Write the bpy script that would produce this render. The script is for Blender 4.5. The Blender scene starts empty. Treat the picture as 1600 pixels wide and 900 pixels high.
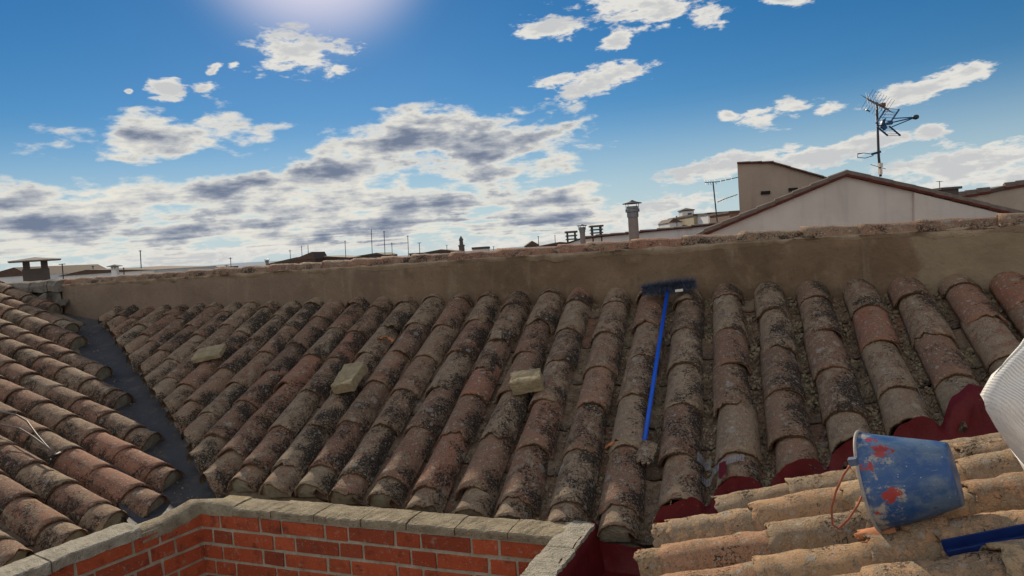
import bpy, math, random
from mathutils import Vector, Matrix, noise
random.seed(7)
R = math.radians
V = Vector
SC = bpy.context.scene
COL = SC.collection

# ------------------------------------------------------------------ camera
# the eye is at the origin; world Z up, +Y is the level viewing direction, metres
FPX = 1100.0
RM = Matrix(((0.99762797, -0.06883633, 0.0), (-0.00386456, -0.05600809, 0.99842284), (-0.06872776, -0.99605454, -0.05614126)))
def ray(x, y):
    return RM @ V(((x - 800) / FPX, (y - 450) / FPX, 1.0))
cam_d = bpy.data.cameras.new('camera'); cam = bpy.data.objects.new('camera', cam_d); COL.objects.link(cam)
cam_d.sensor_width = 36.0; cam_d.lens = FPX / 1600 * 36.0; cam_d.clip_start = 0.05; cam_d.clip_end = 20000
m3 = RM @ Matrix(((1, 0, 0), (0, -1, 0), (0, 0, -1)))
cam.matrix_world = m3.to_4x4()
SC.camera = cam

# ------------------------------------------------------------------ light
SUN_AZ, SUN_EL = -13.8, 25.2
sd = bpy.data.lights.new('sun', 'SUN'); so = bpy.data.objects.new('sun', sd); COL.objects.link(so)
sd.energy = 5.0; sd.angle = R(0.5); sd.color = (1.0, 0.86, 0.66)
sdir = V((math.sin(R(SUN_AZ)) * math.cos(R(SUN_EL)), math.cos(R(SUN_AZ)) * math.cos(R(SUN_EL)), math.sin(R(SUN_EL))))
so.rotation_euler = sdir.to_track_quat('Z', 'Y').to_euler()
SC.view_settings.view_transform = 'Standard'; SC.view_settings.look = 'None'
SC.view_settings.exposure = 0.0; SC.view_settings.gamma = 1.0; SC.view_settings.use_curve_mapping = False

# ------------------------------------------------------------------ node helper
class NT:
    def __init__(s, tree):
        s.t = tree; s.n = tree.nodes; s.l = tree.links
    def node(s, typ, **kw):
        n = s.n.new(typ)
        for k, v in kw.items(): setattr(n, k, v)
        return n
    def put(s, n, idx, val):
        if val is None: return
        sock = n.inputs[idx]
        if isinstance(val, bpy.types.NodeSocket): s.l.new(val, sock)
        else: sock.default_value = val
    def math(s, op, a, b=None, c=None, clamp=False):
        n = s.node('ShaderNodeMath', operation=op, use_clamp=clamp)
        s.put(n, 0, a); s.put(n, 1, b); s.put(n, 2, c); return n.outputs[0]
    def vmath(s, op, a, b=None, c=None):
        n = s.node('ShaderNodeVectorMath', operation=op)
        s.put(n, 0, a); s.put(n, 1, b)
        if op == 'SCALE': s.put(n, 3, c)
        return n.outputs[1] if op in ('LENGTH', 'DISTANCE', 'DOT_PRODUCT') else n.outputs[0]
    def ramp(s, f, lo, hi, a=0.0, b=1.0, smooth=True):
        n = s.node('ShaderNodeMapRange', interpolation_type='SMOOTHSTEP' if smooth else 'LINEAR')
        s.put(n, 0, f); s.put(n, 1, lo); s.put(n, 2, hi); s.put(n, 3, a); s.put(n, 4, b); return n.outputs[0]
    def noise(s, vec, scale, detail=4, rough=0.55, dist=0.0):
        n = s.node('ShaderNodeTexNoise'); s.put(n, 'Vector', vec); s.put(n, 'Scale', scale); s.put(n, 'Detail', detail)
        s.put(n, 'Roughness', rough); s.put(n, 'Distortion', dist); return n.outputs[0]
    def voro(s, vec, scale, out=0, feat='F1', rnd=1.0):
        n = s.node('ShaderNodeTexVoronoi', feature=feat); s.put(n, 'Vector', vec); s.put(n, 'Scale', scale); s.put(n, 'Randomness', rnd); return n.outputs[out]
    def mix(s, f, a, b, mode='MIX'):
        n = s.node('ShaderNodeMix', data_type='RGBA', blend_type=mode)
        s.put(n, 0, f)
        for i, v in ((6, a), (7, b)):
            if isinstance(v, tuple) and len(v) == 3: v = v + (1.0,)
            s.put(n, i, v)
        return n.outputs[2]
    def xyz(s, vec):
        n = s.node('ShaderNodeSeparateXYZ'); s.put(n, 0, vec); return n.outputs
    def comb(s, x, y, z=0.0):
        n = s.node('ShaderNodeCombineXYZ'); s.put(n, 0, x); s.put(n, 1, y); s.put(n, 2, z); return n.outputs[0]

# ------------------------------------------------------------------ sky: Nishita + cumulus
W = bpy.data.worlds.new('World'); SC.world = W; W.use_nodes = True
W.node_tree.nodes.clear()
W.cycles.sampling_method = 'MANUAL'; W.cycles.sample_map_resolution = 512
w = NT(W.node_tree)
sky = w.node('ShaderNodeTexSky', sky_type='NISHITA', sun_disc=False)
sky.sun_elevation = R(SUN_EL); sky.sun_rotation = R(SUN_AZ)
sky.altitude = 500; sky.air_density = 1.0; sky.dust_density = 0.05; sky.ozone_density = 3.5
tc = w.node('ShaderNodeTexCoord'); D = tc.outputs['Generated']
dx, dy, dz = w.xyz(D)[0:3]
yy = w.math('MAXIMUM', dy, 0.08)
u = w.math('DIVIDE', dx, yy); v = w.math('DIVIDE', dz, yy)
uv1 = w.comb(u, v, 1.0)
front = w.ramp(dy, 0.1, 0.3)
# fluffy noise, flattened vertically: billows and fine fringe
nv = w.vmath('MULTIPLY', D, (1.0, 1.0, 2.7))
nA = w.noise(nv, 15.0, 9, 0.55, 0.1)
nB = w.noise(w.vmath('ADD', nv, (2.0, 5.0, 1.0)), 44.0, 6, 0.62, 0.3)
nC = w.noise(w.vmath('MULTIPLY', D, (1.0, 1.0, 5.0)), 7.0, 5, 0.55, 0.1)      # broad shading of the cloud bodies
def blobset(items):
    acc = None
    for (cx, cy, a, b, tilt) in items:
        r = ray(cx, cy); cu, cv = r.x / r.y, r.z / r.y
        ca, sa = math.cos(R(tilt - 3.9)), math.sin(R(tilt - 3.9)); ia, ib = 1100.0/a, 1100.0/b
        p0 = w.vmath('DOT_PRODUCT', uv1, (ca*ia, sa*ia, -(cu*ca + cv*sa)*ia))
        p1 = w.vmath('DOT_PRODUCT', uv1, (-sa*ib, ca*ib, -(-cu*sa + cv*ca)*ib))
        ln = w.vmath('LENGTH', w.comb(p0, p1, 0.0))
        f = w.math('SUBTRACT', 1.0, ln)
        acc = f if acc is None else w.math('MAXIMUM', acc, f)
    return w.math('MAXIMUM', acc, -1.0)
CLOUD_B = (0.82, 0.79, 0.70)
# clouds with grey cores / thin bright clouds: (x, y, half width, half height, tilt)
heavy = [(255, 214, 175, 42, 3), (330, 208, 80, 44, 5), (640, 222, 130, 52, 4), (760, 228, 190, 52, 8),
         (860, 206, 62, 24, 15), (560, 266, 230, 40, 10), (790, 268, 140, 26, 6), (330, 300, 190, 34, 8),
         (120, 318, 230, 40, 1), (60, 352, 260, 40, 0), (420, 330, 300, 46, 6), (640, 330, 260, 42, 5),
         (850, 318, 110, 28, 8), (300, 362, 420, 30, 3), (560, 348, 380, 34, 4), (60, 398, 200, 18, 2), (820, 345, 180, 28, 3)]
light = [(468, 80, 84, 36, -4), (262, 141, 36, 18, 5), (320, 136, 24, 12, 5), (335, 108, 18, 9, 40), (366, 100, 12, 7, 20), (202, 143, 8, 5, 0),
         (1010, 8, 135, 38, -3), (858, 44, 62, 20, 6), (962, 62, 26, 16, 30), (1095, 22, 50, 24, 10),
         (862, 124, 44, 17, 14), (945, 122, 84, 22, 16), (1135, 180, 20, 9, 3), (1205, 180, 56, 21, 14), (1292, 172, 30, 11, 18),
         (1455, 135, 100, 20, 20), (1410, 148, 50, 16, 8), (1515, 115, 50, 17, 20), (1455, 205, 34, 12, 14),
         (1180, 248, 90, 20, 8), (1120, 262, 90, 20, 12), (1280, 245, 130, 20, 10), (1370, 222, 60, 16, 8),
         (1480, 262, 130, 32, 4), (1570, 250, 110, 30, 12), (1050, 320, 90, 15, 6), (960, 335, 150, 26, 6), (1010, 345, 140, 20, 2),
         (1590, 278, 70, 22, 0), (860, 385, 330, 26, 3), (300, 400, 420, 20, 4), (1225, 0, 40, 10, 0), (850, 302, 30, 12, 5)]
mH = blobset(heavy); mL = blobset(light)
hf = w.math('ADD', w.math('MULTIPLY', w.math('SUBTRACT', nA, 0.5), 3.4), w.math('MULTIPLY', w.math('SUBTRACT', nB, 0.5), 0.75))
nz = hf
# streaky layers close to the horizon
pl = w.math('ADD', w.math('MAXIMUM', dz, 0.0), 0.045)
q = w.comb(w.math('MULTIPLY', w.math('DIVIDE', dx, pl), 0.55), w.math('DIVIDE', dy, pl), 0.0)
n3 = w.noise(q, 0.85, 6, 0.6, 0.3)
low = w.ramp(dz, 0.02, 0.20, 1.0, 0.0)
nz3 = w.math('MULTIPLY', w.math('MULTIPLY', w.math('SUBTRACT', n3, 0.5), 2.2), low)
dH = w.math('ADD', w.math('ADD', mH, w.math('MULTIPLY', nz, 0.80)), nz3)
dL = w.math('ADD', w.math('SUBTRACT', mL, 0.02), w.math('ADD', w.math('MULTIPLY', nz, 0.85), w.math('MULTIPLY', w.math('SUBTRACT', nB, 0.5), 1.3)))
aH = w.math('MULTIPLY', w.ramp(dH, 0.0, 0.50), front)
aL = w.math('MULTIPLY', w.ramp(dL, 0.0, 0.52), front)
# unseen clouds on a flat layer overhead and behind, added to supply light
q2 = w.comb(w.math('DIVIDE', dx, w.math('ADD', w.math('MAXIMUM', dz, 0.0), 0.15)), w.math('DIVIDE', dy, w.math('ADD', w.math('MAXIMUM', dz, 0.0), 0.15)), 3.7)
n4 = w.noise(q2, 1.1, 6, 0.55)
rest = w.math('SUBTRACT', 1.0, w.ramp(dy, -0.05, 0.22))
aR = w.math('MULTIPLY', w.ramp(n4, 0.40, 0.56), rest)
sh = w.math('ADD', w.math('MULTIPLY', w.math('SUBTRACT', nC, 0.5), 3.2), w.math('MULTIPLY', nz, 0.35))
cr0 = w.math('ADD', w.math('MULTIPLY', dH, 1.15), w.math('MULTIPLY', sh, 0.75))
mid_ = w.math('MULTIPLY', w.ramp(cr0, 0.0, 1.0), w.ramp(dH, 0.15, 0.65)); core = w.ramp(cr0, 0.55, 1.65)
coreL = w.math('MULTIPLY', w.ramp(w.math('ADD', dL, sh), 0.45, 1.2), 0.45)
cCol = w.mix(w.math('MULTIPLY', core, mid_), w.mix(mid_, CLOUD_B, (0.50, 0.52, 0.545)), (0.17, 0.21, 0.30))
lCol = w.mix(coreL, (0.76, 0.745, 0.70), (0.33, 0.37, 0.44))
rCol = (1.0, 0.97, 0.92)
# sky colour
hsv = w.node('ShaderNodeHueSaturation'); w.put(hsv, 'Saturation', 1.34); w.put(hsv, 'Hue', 0.5); w.put(hsv, 'Value', 1.0); w.put(hsv, 'Color', sky.outputs[0])
SKY = 0.064
skyc = w.vmath('SCALE', hsv.outputs[0], None, SKY)
skyc = w.mix(w.math('MULTIPLY', w.ramp(dz, 0.20, 0.0), 0.85), skyc, (0.50, 0.62, 0.69))
glow = w.ramp(w.vmath('DOT_PRODUCT', D, tuple(sdir)), math.cos(R(13)), math.cos(R(1)), 0.0, 1.0)
glow = w.math('MULTIPLY', w.math('POWER', glow, 3.0), 0.85)
skyc = w.mix(glow, skyc, (0.92, 0.85, 0.93))
c1 = w.mix(aR, skyc, rCol)
c2 = w.mix(aL, c1, lCol)
c3 = w.mix(aH, c2, cCol)
ground_mask = w.ramp(dz, -0.02, 0.0)
c4 = w.mix(ground_mask, (0.16, 0.13, 0.10), c3)
bg = w.node('ShaderNodeBackground'); w.put(bg, 0, c4); w.put(bg, 1, 1.0)
wo = w.node('ShaderNodeOutputWorld'); w.l.new(bg.outputs[0], wo.inputs[0])

# ------------------------------------------------------------------ mesh builder and object helpers
class MB:
    def __init__(s): s.v = []; s.f = []; s.c = []; s.cur = (0.5, 0.5, 0.5, 1.0); s.mi = []; s.m = 0
    def vert(s, p, c=None): s.v.append(tuple(p)); s.c.append(c or s.cur); return len(s.v) - 1
    def face(s, *i): s.f.append(i); s.mi.append(s.m)
    def box(s, o, a, b, c):           # corner o, edge vectors a, b, c
        o = V(o); a = V(a); b = V(b); c = V(c)
        i = [s.vert(p) for p in (o, o+a, o+a+b, o+b, o+c, o+a+c, o+a+b+c, o+b+c)]
        for q in ((0,3,2,1),(4,5,6,7),(0,1,5,4),(1,2,6,5),(2,3,7,6),(3,0,4,7)): s.face(*[i[k] for k in q])
    def cbox(s, c, a, b, h):          # centre, half vectors
        a = V(a); b = V(b); h = V(h); s.box(V(c)-a-b-h, a*2, b*2, h*2)
    def tube(s, pts, r, n=6, cap=True):
        pts = [V(p) for p in pts]; rs = r if isinstance(r, (list, tuple)) else [r]*len(pts)
        prev = None; rings = []
        for i, p in enumerate(pts):
            d = (pts[min(i+1, len(pts)-1)] - pts[max(i-1, 0)]).normalized()
            if prev is None:
                up = V((0,0,1)) if abs(d.z) < 0.9 else V((1,0,0)); a = d.cross(up).normalized()
            else: a = (prev - d*prev.dot(d)).normalized()
            prev = a; b = d.cross(a)
            rings.append([s.vert(p + (a*math.cos(t*2*math.pi/n) + b*math.sin(t*2*math.pi/n))*rs[i]) for t in range(n)])
        for i in range(len(rings)-1):
            for t in range(n): s.face(rings[i][t], rings[i][(t+1)%n], rings[i+1][(t+1)%n], rings[i+1][t])
        if cap: s.face(*rings[0][::-1]); s.face(*rings[-1])
    def poly(s, pts): s.face(*[s.vert(p) for p in pts])
    def prism(s, pts, ex):
        ex = V(ex); a = [s.vert(p) for p in pts]; b = [s.vert(V(p)+ex) for p in pts]
        s.face(*a[::-1]); s.face(*b)
        for i in range(len(a)): j = (i+1) % len(a); s.face(a[i], a[j], b[j], b[i])
    def lathe(s, c, axis, prof, n=24, ref=None):    # prof: (distance along axis, radius)
        axis = V(axis).normalized(); ref = V(ref) if ref else (V((0,0,1)) if abs(axis.z) < .9 else V((1,0,0)))
        a = (ref - axis*ref.dot(axis)).normalized(); b = axis.cross(a); rings = []
        for (h, r) in prof: rings.append([s.vert(V(c)+axis*h+(a*math.cos(t*2*math.pi/n)+b*math.sin(t*2*math.pi/n))*r) for t in range(n)])
        for i in range(len(rings)-1):
            for t in range(n): s.face(rings[i][t], rings[i][(t+1)%n], rings[i+1][(t+1)%n], rings[i+1][t])
        return rings
    def build(s, name, mat, parent=None, smooth=False, bevel=0.0):
        me = bpy.data.meshes.new(name); me.from_pydata(s.v, [], s.f); me.update()
        at = me.attributes.new('tint', 'FLOAT_COLOR', 'POINT')
        flat = [x for c in s.c for x in c]; at.data.foreach_set('color', flat)
        mats = mat if isinstance(mat, (list, tuple)) else [mat]
        for m in mats: me.materials.append(m)
        if len(mats) > 1: me.polygons.foreach_set('material_index', s.mi)
        if smooth: me.polygons.foreach_set('use_smooth', [True]*len(me.polygons))
        o = bpy.data.objects.new(name, me); COL.objects.link(o)
        if parent is not None: o.parent = parent; o.matrix_parent_inverse = parent.matrix_world.inverted()
        if bevel:
            b = o.modifiers.new('bevel', 'BEVEL'); b.width = bevel; b.segments = 2; b.limit_method = 'ANGLE'
        return o
def tag(o, label=None, cat=None, group=None, kind=None):
    if label: o['label'] = label
    if cat: o['category'] = cat
    if group: o['group'] = group
    if kind: o['kind'] = kind
    return o
def thing(name, loc, label, cat, group=None):
    o = bpy.data.objects.new(name, None); COL.objects.link(o); o.matrix_world = Matrix.Translation(V(loc)); o.empty_display_size = 0.1
    return tag(o, label, cat, group)
def at(x, y, Y):
    r = ray(x, y); return r * (Y / r.y)
def hitp(x, y, n, d):
    r = ray(x, y); return r * (-d / n.dot(r))
def hitz(x, y, z):
    r = ray(x, y); return r * (z / r.z)
def fbm(p, o=3):
    return noise.fractal(p, 1.0, 2.0, o)

# ------------------------------------------------------------------ materials
def newmat(name):
    m = bpy.data.materials.new(name); m.use_nodes = True; m.node_tree.nodes.clear(); t = NT(m.node_tree)
    b = t.node('ShaderNodeBsdfPrincipled'); o = t.node('ShaderNodeOutputMaterial'); t.l.new(b.outputs[0], o.inputs[0])
    b.inputs['Specular IOR Level'].default_value = 0.25
    return m, t, b
def objc(t): return t.node('ShaderNodeNewGeometry').outputs['Position']
def bump(t, b, h, strength=0.5, dist=0.01):
    n = t.node('ShaderNodeBump'); t.put(n, 'Strength', strength); t.put(n, 'Distance', dist); t.put(n, 'Height', h); t.l.new(n.outputs[0], b.inputs['Normal'])
def plain(name, col, rough=0.7, metal=0.0, var=0.25, scale=20.0, bs=0.2):
    m, t, b = newmat(name); p = objc(t); n = t.noise(p, scale, 5)
    c = t.mix(n, tuple(x*(1-var) for x in col), tuple(min(1, x*(1+var)) for x in col))
    t.l.new(c, b.inputs['Base Color']); b.inputs['Roughness'].default_value = rough; b.inputs['Metallic'].default_value = metal
    if bs: bump(t, b, n, bs, 0.004)
    return m
def tile_mat(name, black=0.5, lich=0.5, warm=0.0, dark=1.0):
    """weathered clay: fired clay ground, grey beige lichen crust, black crusty patches, pale round lichens"""
    m, t, b = newmat(name); p = objc(t)
    a = t.node('ShaderNodeAttribute', attribute_name='tint'); tr, tg, tb = t.xyz(a.outputs['Vector'])[0:3]
    off = t.vmath('SCALE', a.outputs['Vector'], None, 7.0); pp = t.vmath('ADD', p, off)
    cr = t.node('ShaderNodeValToRGB'); t.put(cr, 0, tr)
    e = cr.color_ramp.elements
    cols = [(0.0, (0.17, 0.105, 0.07)), (0.25, (0.225, 0.132, 0.085)), (0.5, (0.235, 0.12, 0.078)), (0.7, (0.29, 0.19, 0.12)), (0.85, (0.31, 0.13, 0.08)), (1.0, (0.34, 0.27, 0.18))]
    if warm: cols = [(0.0, (0.34, 0.225, 0.12)), (0.3, (0.47, 0.29, 0.15)), (0.6, (0.38, 0.20, 0.11)), (0.8, (0.52, 0.375, 0.21)), (1.0, (0.46, 0.25, 0.13))]
    e[0].position, e[0].color = cols[0][0], cols[0][1] + (1,); e[1].position, e[1].color = cols[-1][0], cols[-1][1] + (1,)
    for ps, c in cols[1:-1]: x = e.new(ps); x.color = c + (1,)
    base = cr.outputs[0]
    mott = t.noise(pp, 16, 6, 0.65); base = t.mix(t.ramp(mott, 0.35, 0.7), base, t.mix(0.4, base, (0.30, 0.18, 0.12)) if not warm else t.mix(0.5, base, (0.5, 0.30, 0.18)))
    # lichen crust
    ln = t.noise(pp, 22, 8, 0.72); fine = t.noise(p, 120, 6, 0.7)
    lthr = t.math('ADD', t.math('MULTIPLY', tg, -0.16), 0.62 - 0.12*lich)
    lm = t.math('MULTIPLY', t.ramp(t.math('ADD', ln, t.math('MULTIPLY', t.math('SUBTRACT', fine, 0.5), 0.35)), lthr, t.math('ADD', lthr, 0.10)), 0.82)
    lc = t.mix(t.noise(pp, 7, 3), (0.235, 0.172, 0.112), (0.39, 0.30, 0.20))
    col = t.mix(lm, base, lc)
    # black crust, in clusters
    big = t.noise(t.vmath('ADD', pp, (3, 1, 5)), 7, 4, 0.6); spk = t.noise(p, 85, 7, 0.78, 0.4)
    bt = t.math('ADD', t.math('MULTIPLY', t.math('SUBTRACT', tb, 0.2), 0.12*black), t.math('MULTIPLY', t.math('SUBTRACT', big, 0.5), 0.65))
    bt = t.math('ADD', bt, t.math('MULTIPLY', t.math('SUBTRACT', a.outputs['Alpha'], 0.62), 0.22 if not warm else 0.10))
    bm = t.ramp(t.math('ADD', spk, bt), 0.62 - 0.07*black, 0.67 - 0.07*black)
    col = t.mix(t.math('MULTIPLY', bm, 0.93), col, (0.028, 0.022, 0.018))
    # pale round lichens of several sizes
    for sc, thr, amt in ((10, 0.24, 0.5), (22, 0.26, 0.55), (55, 0.30, 0.7), (120, 0.33, 0.65)):
        wv = t.vmath('ADD', p, t.vmath('SCALE', t.node('ShaderNodeNewGeometry').outputs['Normal'], None, 0.0))
        d = t.voro(t.vmath('ADD', wv, t.vmath('SCALE', t.comb(fine, mott, ln), None, 0.25/sc)), sc)
        cid = t.xyz(t.voro(t.vmath('ADD', wv, t.vmath('SCALE', t.comb(fine, mott, ln), None, 0.25/sc)), sc, 1))[0]
        sm = t.math('MULTIPLY', t.ramp(d, thr*0.75, thr, 1, 0), t.ramp(cid, 0.80 if sc == 10 else 0.72, 0.82 if sc == 10 else 0.74))
        col = t.mix(t.math('MULTIPLY', sm, amt), col, t.mix(cid, (0.50, 0.44, 0.34), (0.40, 0.38, 0.33)))
    col = t.mix(t.math('MULTIPLY', t.ramp(a.outputs['Alpha'], 1.15, 1.8), 0.75), col, (0.36, 0.19, 0.105))
    fl = t.noise(t.vmath('ADD', p, (8, 8, 8)), 230, 3, 0.6); col = t.mix(t.ramp(fl, 0.60, 0.66, 0, 0.55), col, (0.42, 0.36, 0.28)); fd = t.noise(t.vmath('ADD', p, (1, 6, 8)), 190, 3, 0.6); col = t.mix(t.ramp(fd, 0.60, 0.65, 0, 0.7 if not warm else 0.45), col, (0.035, 0.026, 0.02))
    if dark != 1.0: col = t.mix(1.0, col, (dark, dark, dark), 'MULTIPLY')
    t.l.new(col, b.inputs['Base Color']); b.inputs['Roughness'].default_value = 0.93
    h = t.math('ADD', t.math('MULTIPLY', bm, 0.5), t.math('ADD', t.math('MULTIPLY', fine, 0.8), t.math('ADD', t.math('MULTIPLY', lm, 0.4), t.math('MULTIPLY', spk, 0.8))))
    bump(t, b, h, 0.9, 0.006)
    return m
M = {}
M['tile'] = tile_mat('weathered_clay', 0.75, 0.75)
M['tile_left'] = tile_mat('weathered_clay_left', 0.45, 0.55)
M['tile_right'] = tile_mat('warm_clay', 0.40, 0.62, warm=1)
M['pan'] = tile_mat('channel_clay', 0.45, 0.8, dark=0.8)  # dirty channel clay, darkened to put the deep shade between rows into its colour
M['coping_clay'] = tile_mat('coping_clay', 0.0, 0.35)
def mortar_mat(name, c1, c2, sc=6.0, bs=0.6):
    m, t, b = newmat(name); p = objc(t)
    a = t.noise(p, sc, 7, 0.62); f = t.noise(p, 90, 6, 0.7); g = t.noise(t.vmath('ADD', p, (5, 5, 5)), sc*4, 5, 0.6)
    col = t.mix(t.ramp(a, 0.32, 0.68), c1, c2)
    col = t.mix(t.ramp(g, 0.58, 0.72), col, t.mix(0.5, col, (0.03, 0.025, 0.02)))
    col = t.mix(t.math('MULTIPLY', t.ramp(f, 0.6, 0.75), 0.5), col, tuple(x*0.35 for x in c1))
    t.l.new(col, b.inputs['Base Color']); b.inputs['Roughness'].default_value = 0.95
    h_ = t.voro(p, 130); bump(t, b, t.math('ADD', t.math('MULTIPLY', f, 1.6), t.math('ADD', t.math('MULTIPLY', g, 1.2), t.math('MULTIPLY', h_, .7))), bs, 0.009); return m
M['bed'] = mortar_mat('old_mortar', (0.15, 0.12, 0.085), (0.27, 0.22, 0.155), 8)
M['plug'] = mortar_mat('mortar_plug', (0.22, 0.185, 0.13), (0.34, 0.30, 0.22), 14)
M['coping'] = mortar_mat('coping_concrete', (0.25, 0.205, 0.135), (0.42, 0.35, 0.24), 16, 1.0)
M['coping_white'] = mortar_mat('coping_pale', (0.36, 0.325, 0.25), (0.54, 0.49, 0.39), 14, 1.0)
M['block'] = mortar_mat('pale_block', (0.36, 0.285, 0.17), (0.50, 0.405, 0.25), 20, 1.0)
M['joint'] = mortar_mat('brick_mortar', (0.34, 0.30, 0.22), (0.48, 0.42, 0.32), 12)
M['stone'] = mortar_mat('grey_rubble', (0.15, 0.135, 0.115), (0.28, 0.25, 0.21), 7, 0.8)
# brick
m, t, b = newmat('red_brick'); p = objc(t); a = t.node('ShaderNodeAttribute', attribute_name='tint'); tr, tg, tb = t.xyz(a.outputs['Vector'])[0:3]
c = t.mix(tr, (0.33, 0.060, 0.022), (0.50, 0.105, 0.040)); c = t.mix(t.math('MULTIPLY', t.ramp(tg, 0.8, 0.95), 0.65), c, (0.16, 0.035, 0.018))
n = t.noise(p, 35, 6, 0.65); g = t.noise(p, 9, 4)
c = t.mix(t.ramp(n, 0.35, 0.75, 0, 0.5), c, (0.33, 0.06, 0.025)); c = t.mix(t.ramp(g, 0.56, 0.75, 0, 0.35), c, (0.10, 0.05, 0.03))
sp = t.math('MULTIPLY', t.ramp(t.voro(p, 60), 0.10, 0.16, 1, 0), 0.5); c = t.mix(sp, c, (0.55, 0.45, 0.36)); c = t.mix(t.ramp(t.noise(t.vmath('ADD', p, (1, 2, 3)), 26, 7, 0.7), 0.56, 0.68, 0, 0.6), c, (0.36, 0.27, 0.19)); c = t.mix(t.ramp(t.noise(t.vmath('ADD', p, (9, 2, 3)), 14, 7, 0.7), 0.52, 0.68, 0, 0.7), c, (0.12, 0.035, 0.02))
t.l.new(c, b.inputs['Base Color']); b.inputs['Roughness'].default_value = 0.8; bump(t, b, t.math('ADD', n, t.math('MULTIPLY', t.noise(p, 120, 5, .7), 1.5)), 0.9, 0.005); M['brick'] = m
# plaster of the back wall: brown cement render, a paler patch towards its right end, dust haze in the air painted in as a paler left part
m, t, b = newmat('brown_render'); p = objc(t); px = t.xyz(p)[0]
n = t.noise(p, 2.2, 8, 0.62, 0.4); n2 = t.noise(p, 9, 7, 0.6); n5 = t.noise(p, 60, 6, 0.6)
c = t.mix(t.ramp(n, 0.3, 0.7), (0.125, 0.082, 0.049), (0.225, 0.155, 0.098))
c = t.mix(t.ramp(n2, 0.52, 0.75, 0, 0.5), c, (0.29, 0.225, 0.155)); c = t.mix(t.ramp(t.noise(t.vmath('ADD', p, (4, 4, 4)), 3.3, 7, 0.65), 0.55, 0.70, 0, 0.5), c, (0.075, 0.052, 0.034))
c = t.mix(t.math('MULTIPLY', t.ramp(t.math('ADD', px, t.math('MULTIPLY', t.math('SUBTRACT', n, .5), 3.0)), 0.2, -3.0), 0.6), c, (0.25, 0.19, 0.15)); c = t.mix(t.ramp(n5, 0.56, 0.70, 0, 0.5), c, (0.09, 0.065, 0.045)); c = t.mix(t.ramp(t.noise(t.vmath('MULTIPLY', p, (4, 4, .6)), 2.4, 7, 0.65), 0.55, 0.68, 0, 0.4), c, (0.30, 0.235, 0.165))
edge = t.math('ADD', px, t.math('MULTIPLY', t.math('SUBTRACT', n, 0.5), 1.2))
c = t.mix(t.math('MULTIPLY', t.ramp(edge, 2.32, 2.40), 0.8), c, t.mix(n2, (0.19, 0.15, 0.10), (0.35, 0.28, 0.185)))
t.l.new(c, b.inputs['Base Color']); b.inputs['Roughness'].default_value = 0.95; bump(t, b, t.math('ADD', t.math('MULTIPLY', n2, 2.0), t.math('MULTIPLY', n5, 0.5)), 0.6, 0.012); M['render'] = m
# red waterproofing paint
m, t, b = newmat('red_waterproofing'); p = objc(t); n = t.noise(p, 14, 6, 0.6); n2 = t.noise(p, 70, 5, 0.6)
c = t.mix(n, (0.075, 0.005, 0.007), (0.155, 0.011, 0.013)); c = t.mix(t.ramp(n2, 0.66, 0.74, 0, 0.4), c, (0.30, 0.17, 0.13))
t.l.new(c, b.inputs['Base Color']); b.inputs['Roughness'].default_value = 0.55; bump(t, b, t.math('ADD', n, t.math('MULTIPLY', n2, 0.5)), 0.5, 0.008); M['red'] = m
# grey valley gutter
m, t, b = newmat('grey_gutter_coating'); p = objc(t); n = t.noise(p, 4, 6, 0.6); n2 = t.noise(p, 45, 5, 0.6)
c = t.mix(n, (0.045, 0.052, 0.065), (0.10, 0.095, 0.095)); c = t.mix(t.ramp(n2, 0.6, 0.75, 0, 0.3), c, (0.15, 0.125, 0.105))
c = t.mix(t.ramp(t.noise(t.vmath('ADD', p, (3, 3, 3)), 11, 7, 0.7), 0.5, 0.68, 0, 0.6), c, (0.16, 0.125, 0.095))
t.l.new(c, b.inputs['Base Color']); b.inputs['Roughness'].default_value = 0.7; bump(t, b, t.math('ADD', n2, t.math('MULTIPLY', n, 3.0)), 0.5, 0.01); M['gutter'] = m
# white render of neighbouring houses
def wallmat(name, c1, c2):
    m, t, b = newmat(name); p = objc(t); n = t.noise(p, 0.9, 8, 0.6, 0.3); st = t.noise(t.vmath('MULTIPLY', p, (3.0, 3.0, 0.35)), 1.6, 6, 0.6); f = t.noise(p, 8, 6, 0.65)
    c = t.mix(t.ramp(n, 0.3, 0.7), c1, c2); c = t.mix(t.ramp(st, 0.5, 0.75, 0, 0.3), c, tuple(x*0.55 for x in c1)); c = t.mix(t.ramp(f, 0.68, 0.76, 0, 0.4), c, tuple(x*0.45 for x in c1))
    t.l.new(c, b.inputs['Base Color']); b.inputs['Roughness'].default_value = 0.9; bump(t, b, f, 0.3, 0.02); return m
M['pinkwall'] = wallmat('pinkish_white_render', (0.52, 0.455, 0.415), (0.63, 0.555, 0.51))
M['white'] = wallmat('white_render', (0.62, 0.61, 0.60), (0.74, 0.72, 0.70))
M['beigewall'] = wallmat('beige_render', (0.36, 0.28, 0.22), (0.46, 0.37, 0.29))
M['oldwall'] = wallmat('ochre_render', (0.30, 0.25, 0.17), (0.40, 0.34, 0.23))
M['roofdark'] = plain('far_roof_tiles', (0.10, 0.065, 0.05), 0.9, 0, 0.4, 9)
M['roofedge'] = plain('verge_tiles', (0.17, 0.095, 0.07), 0.9, 0, 0.45, 12, 0.5)
M['verge_top'] = plain('verge_grey_clay', (0.15, 0.115, 0.095), 0.9, 0, 0.5, 9, 0.5)
M['verge_low'] = plain('verge_red_clay', (0.13, 0.035, 0.025), 0.9, 0, 0.4, 12, 0.4)
M['darkconc'] = plain('sooty_concrete', (0.10, 0.085, 0.075), 0.9, 0, 0.3, 12)
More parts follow.
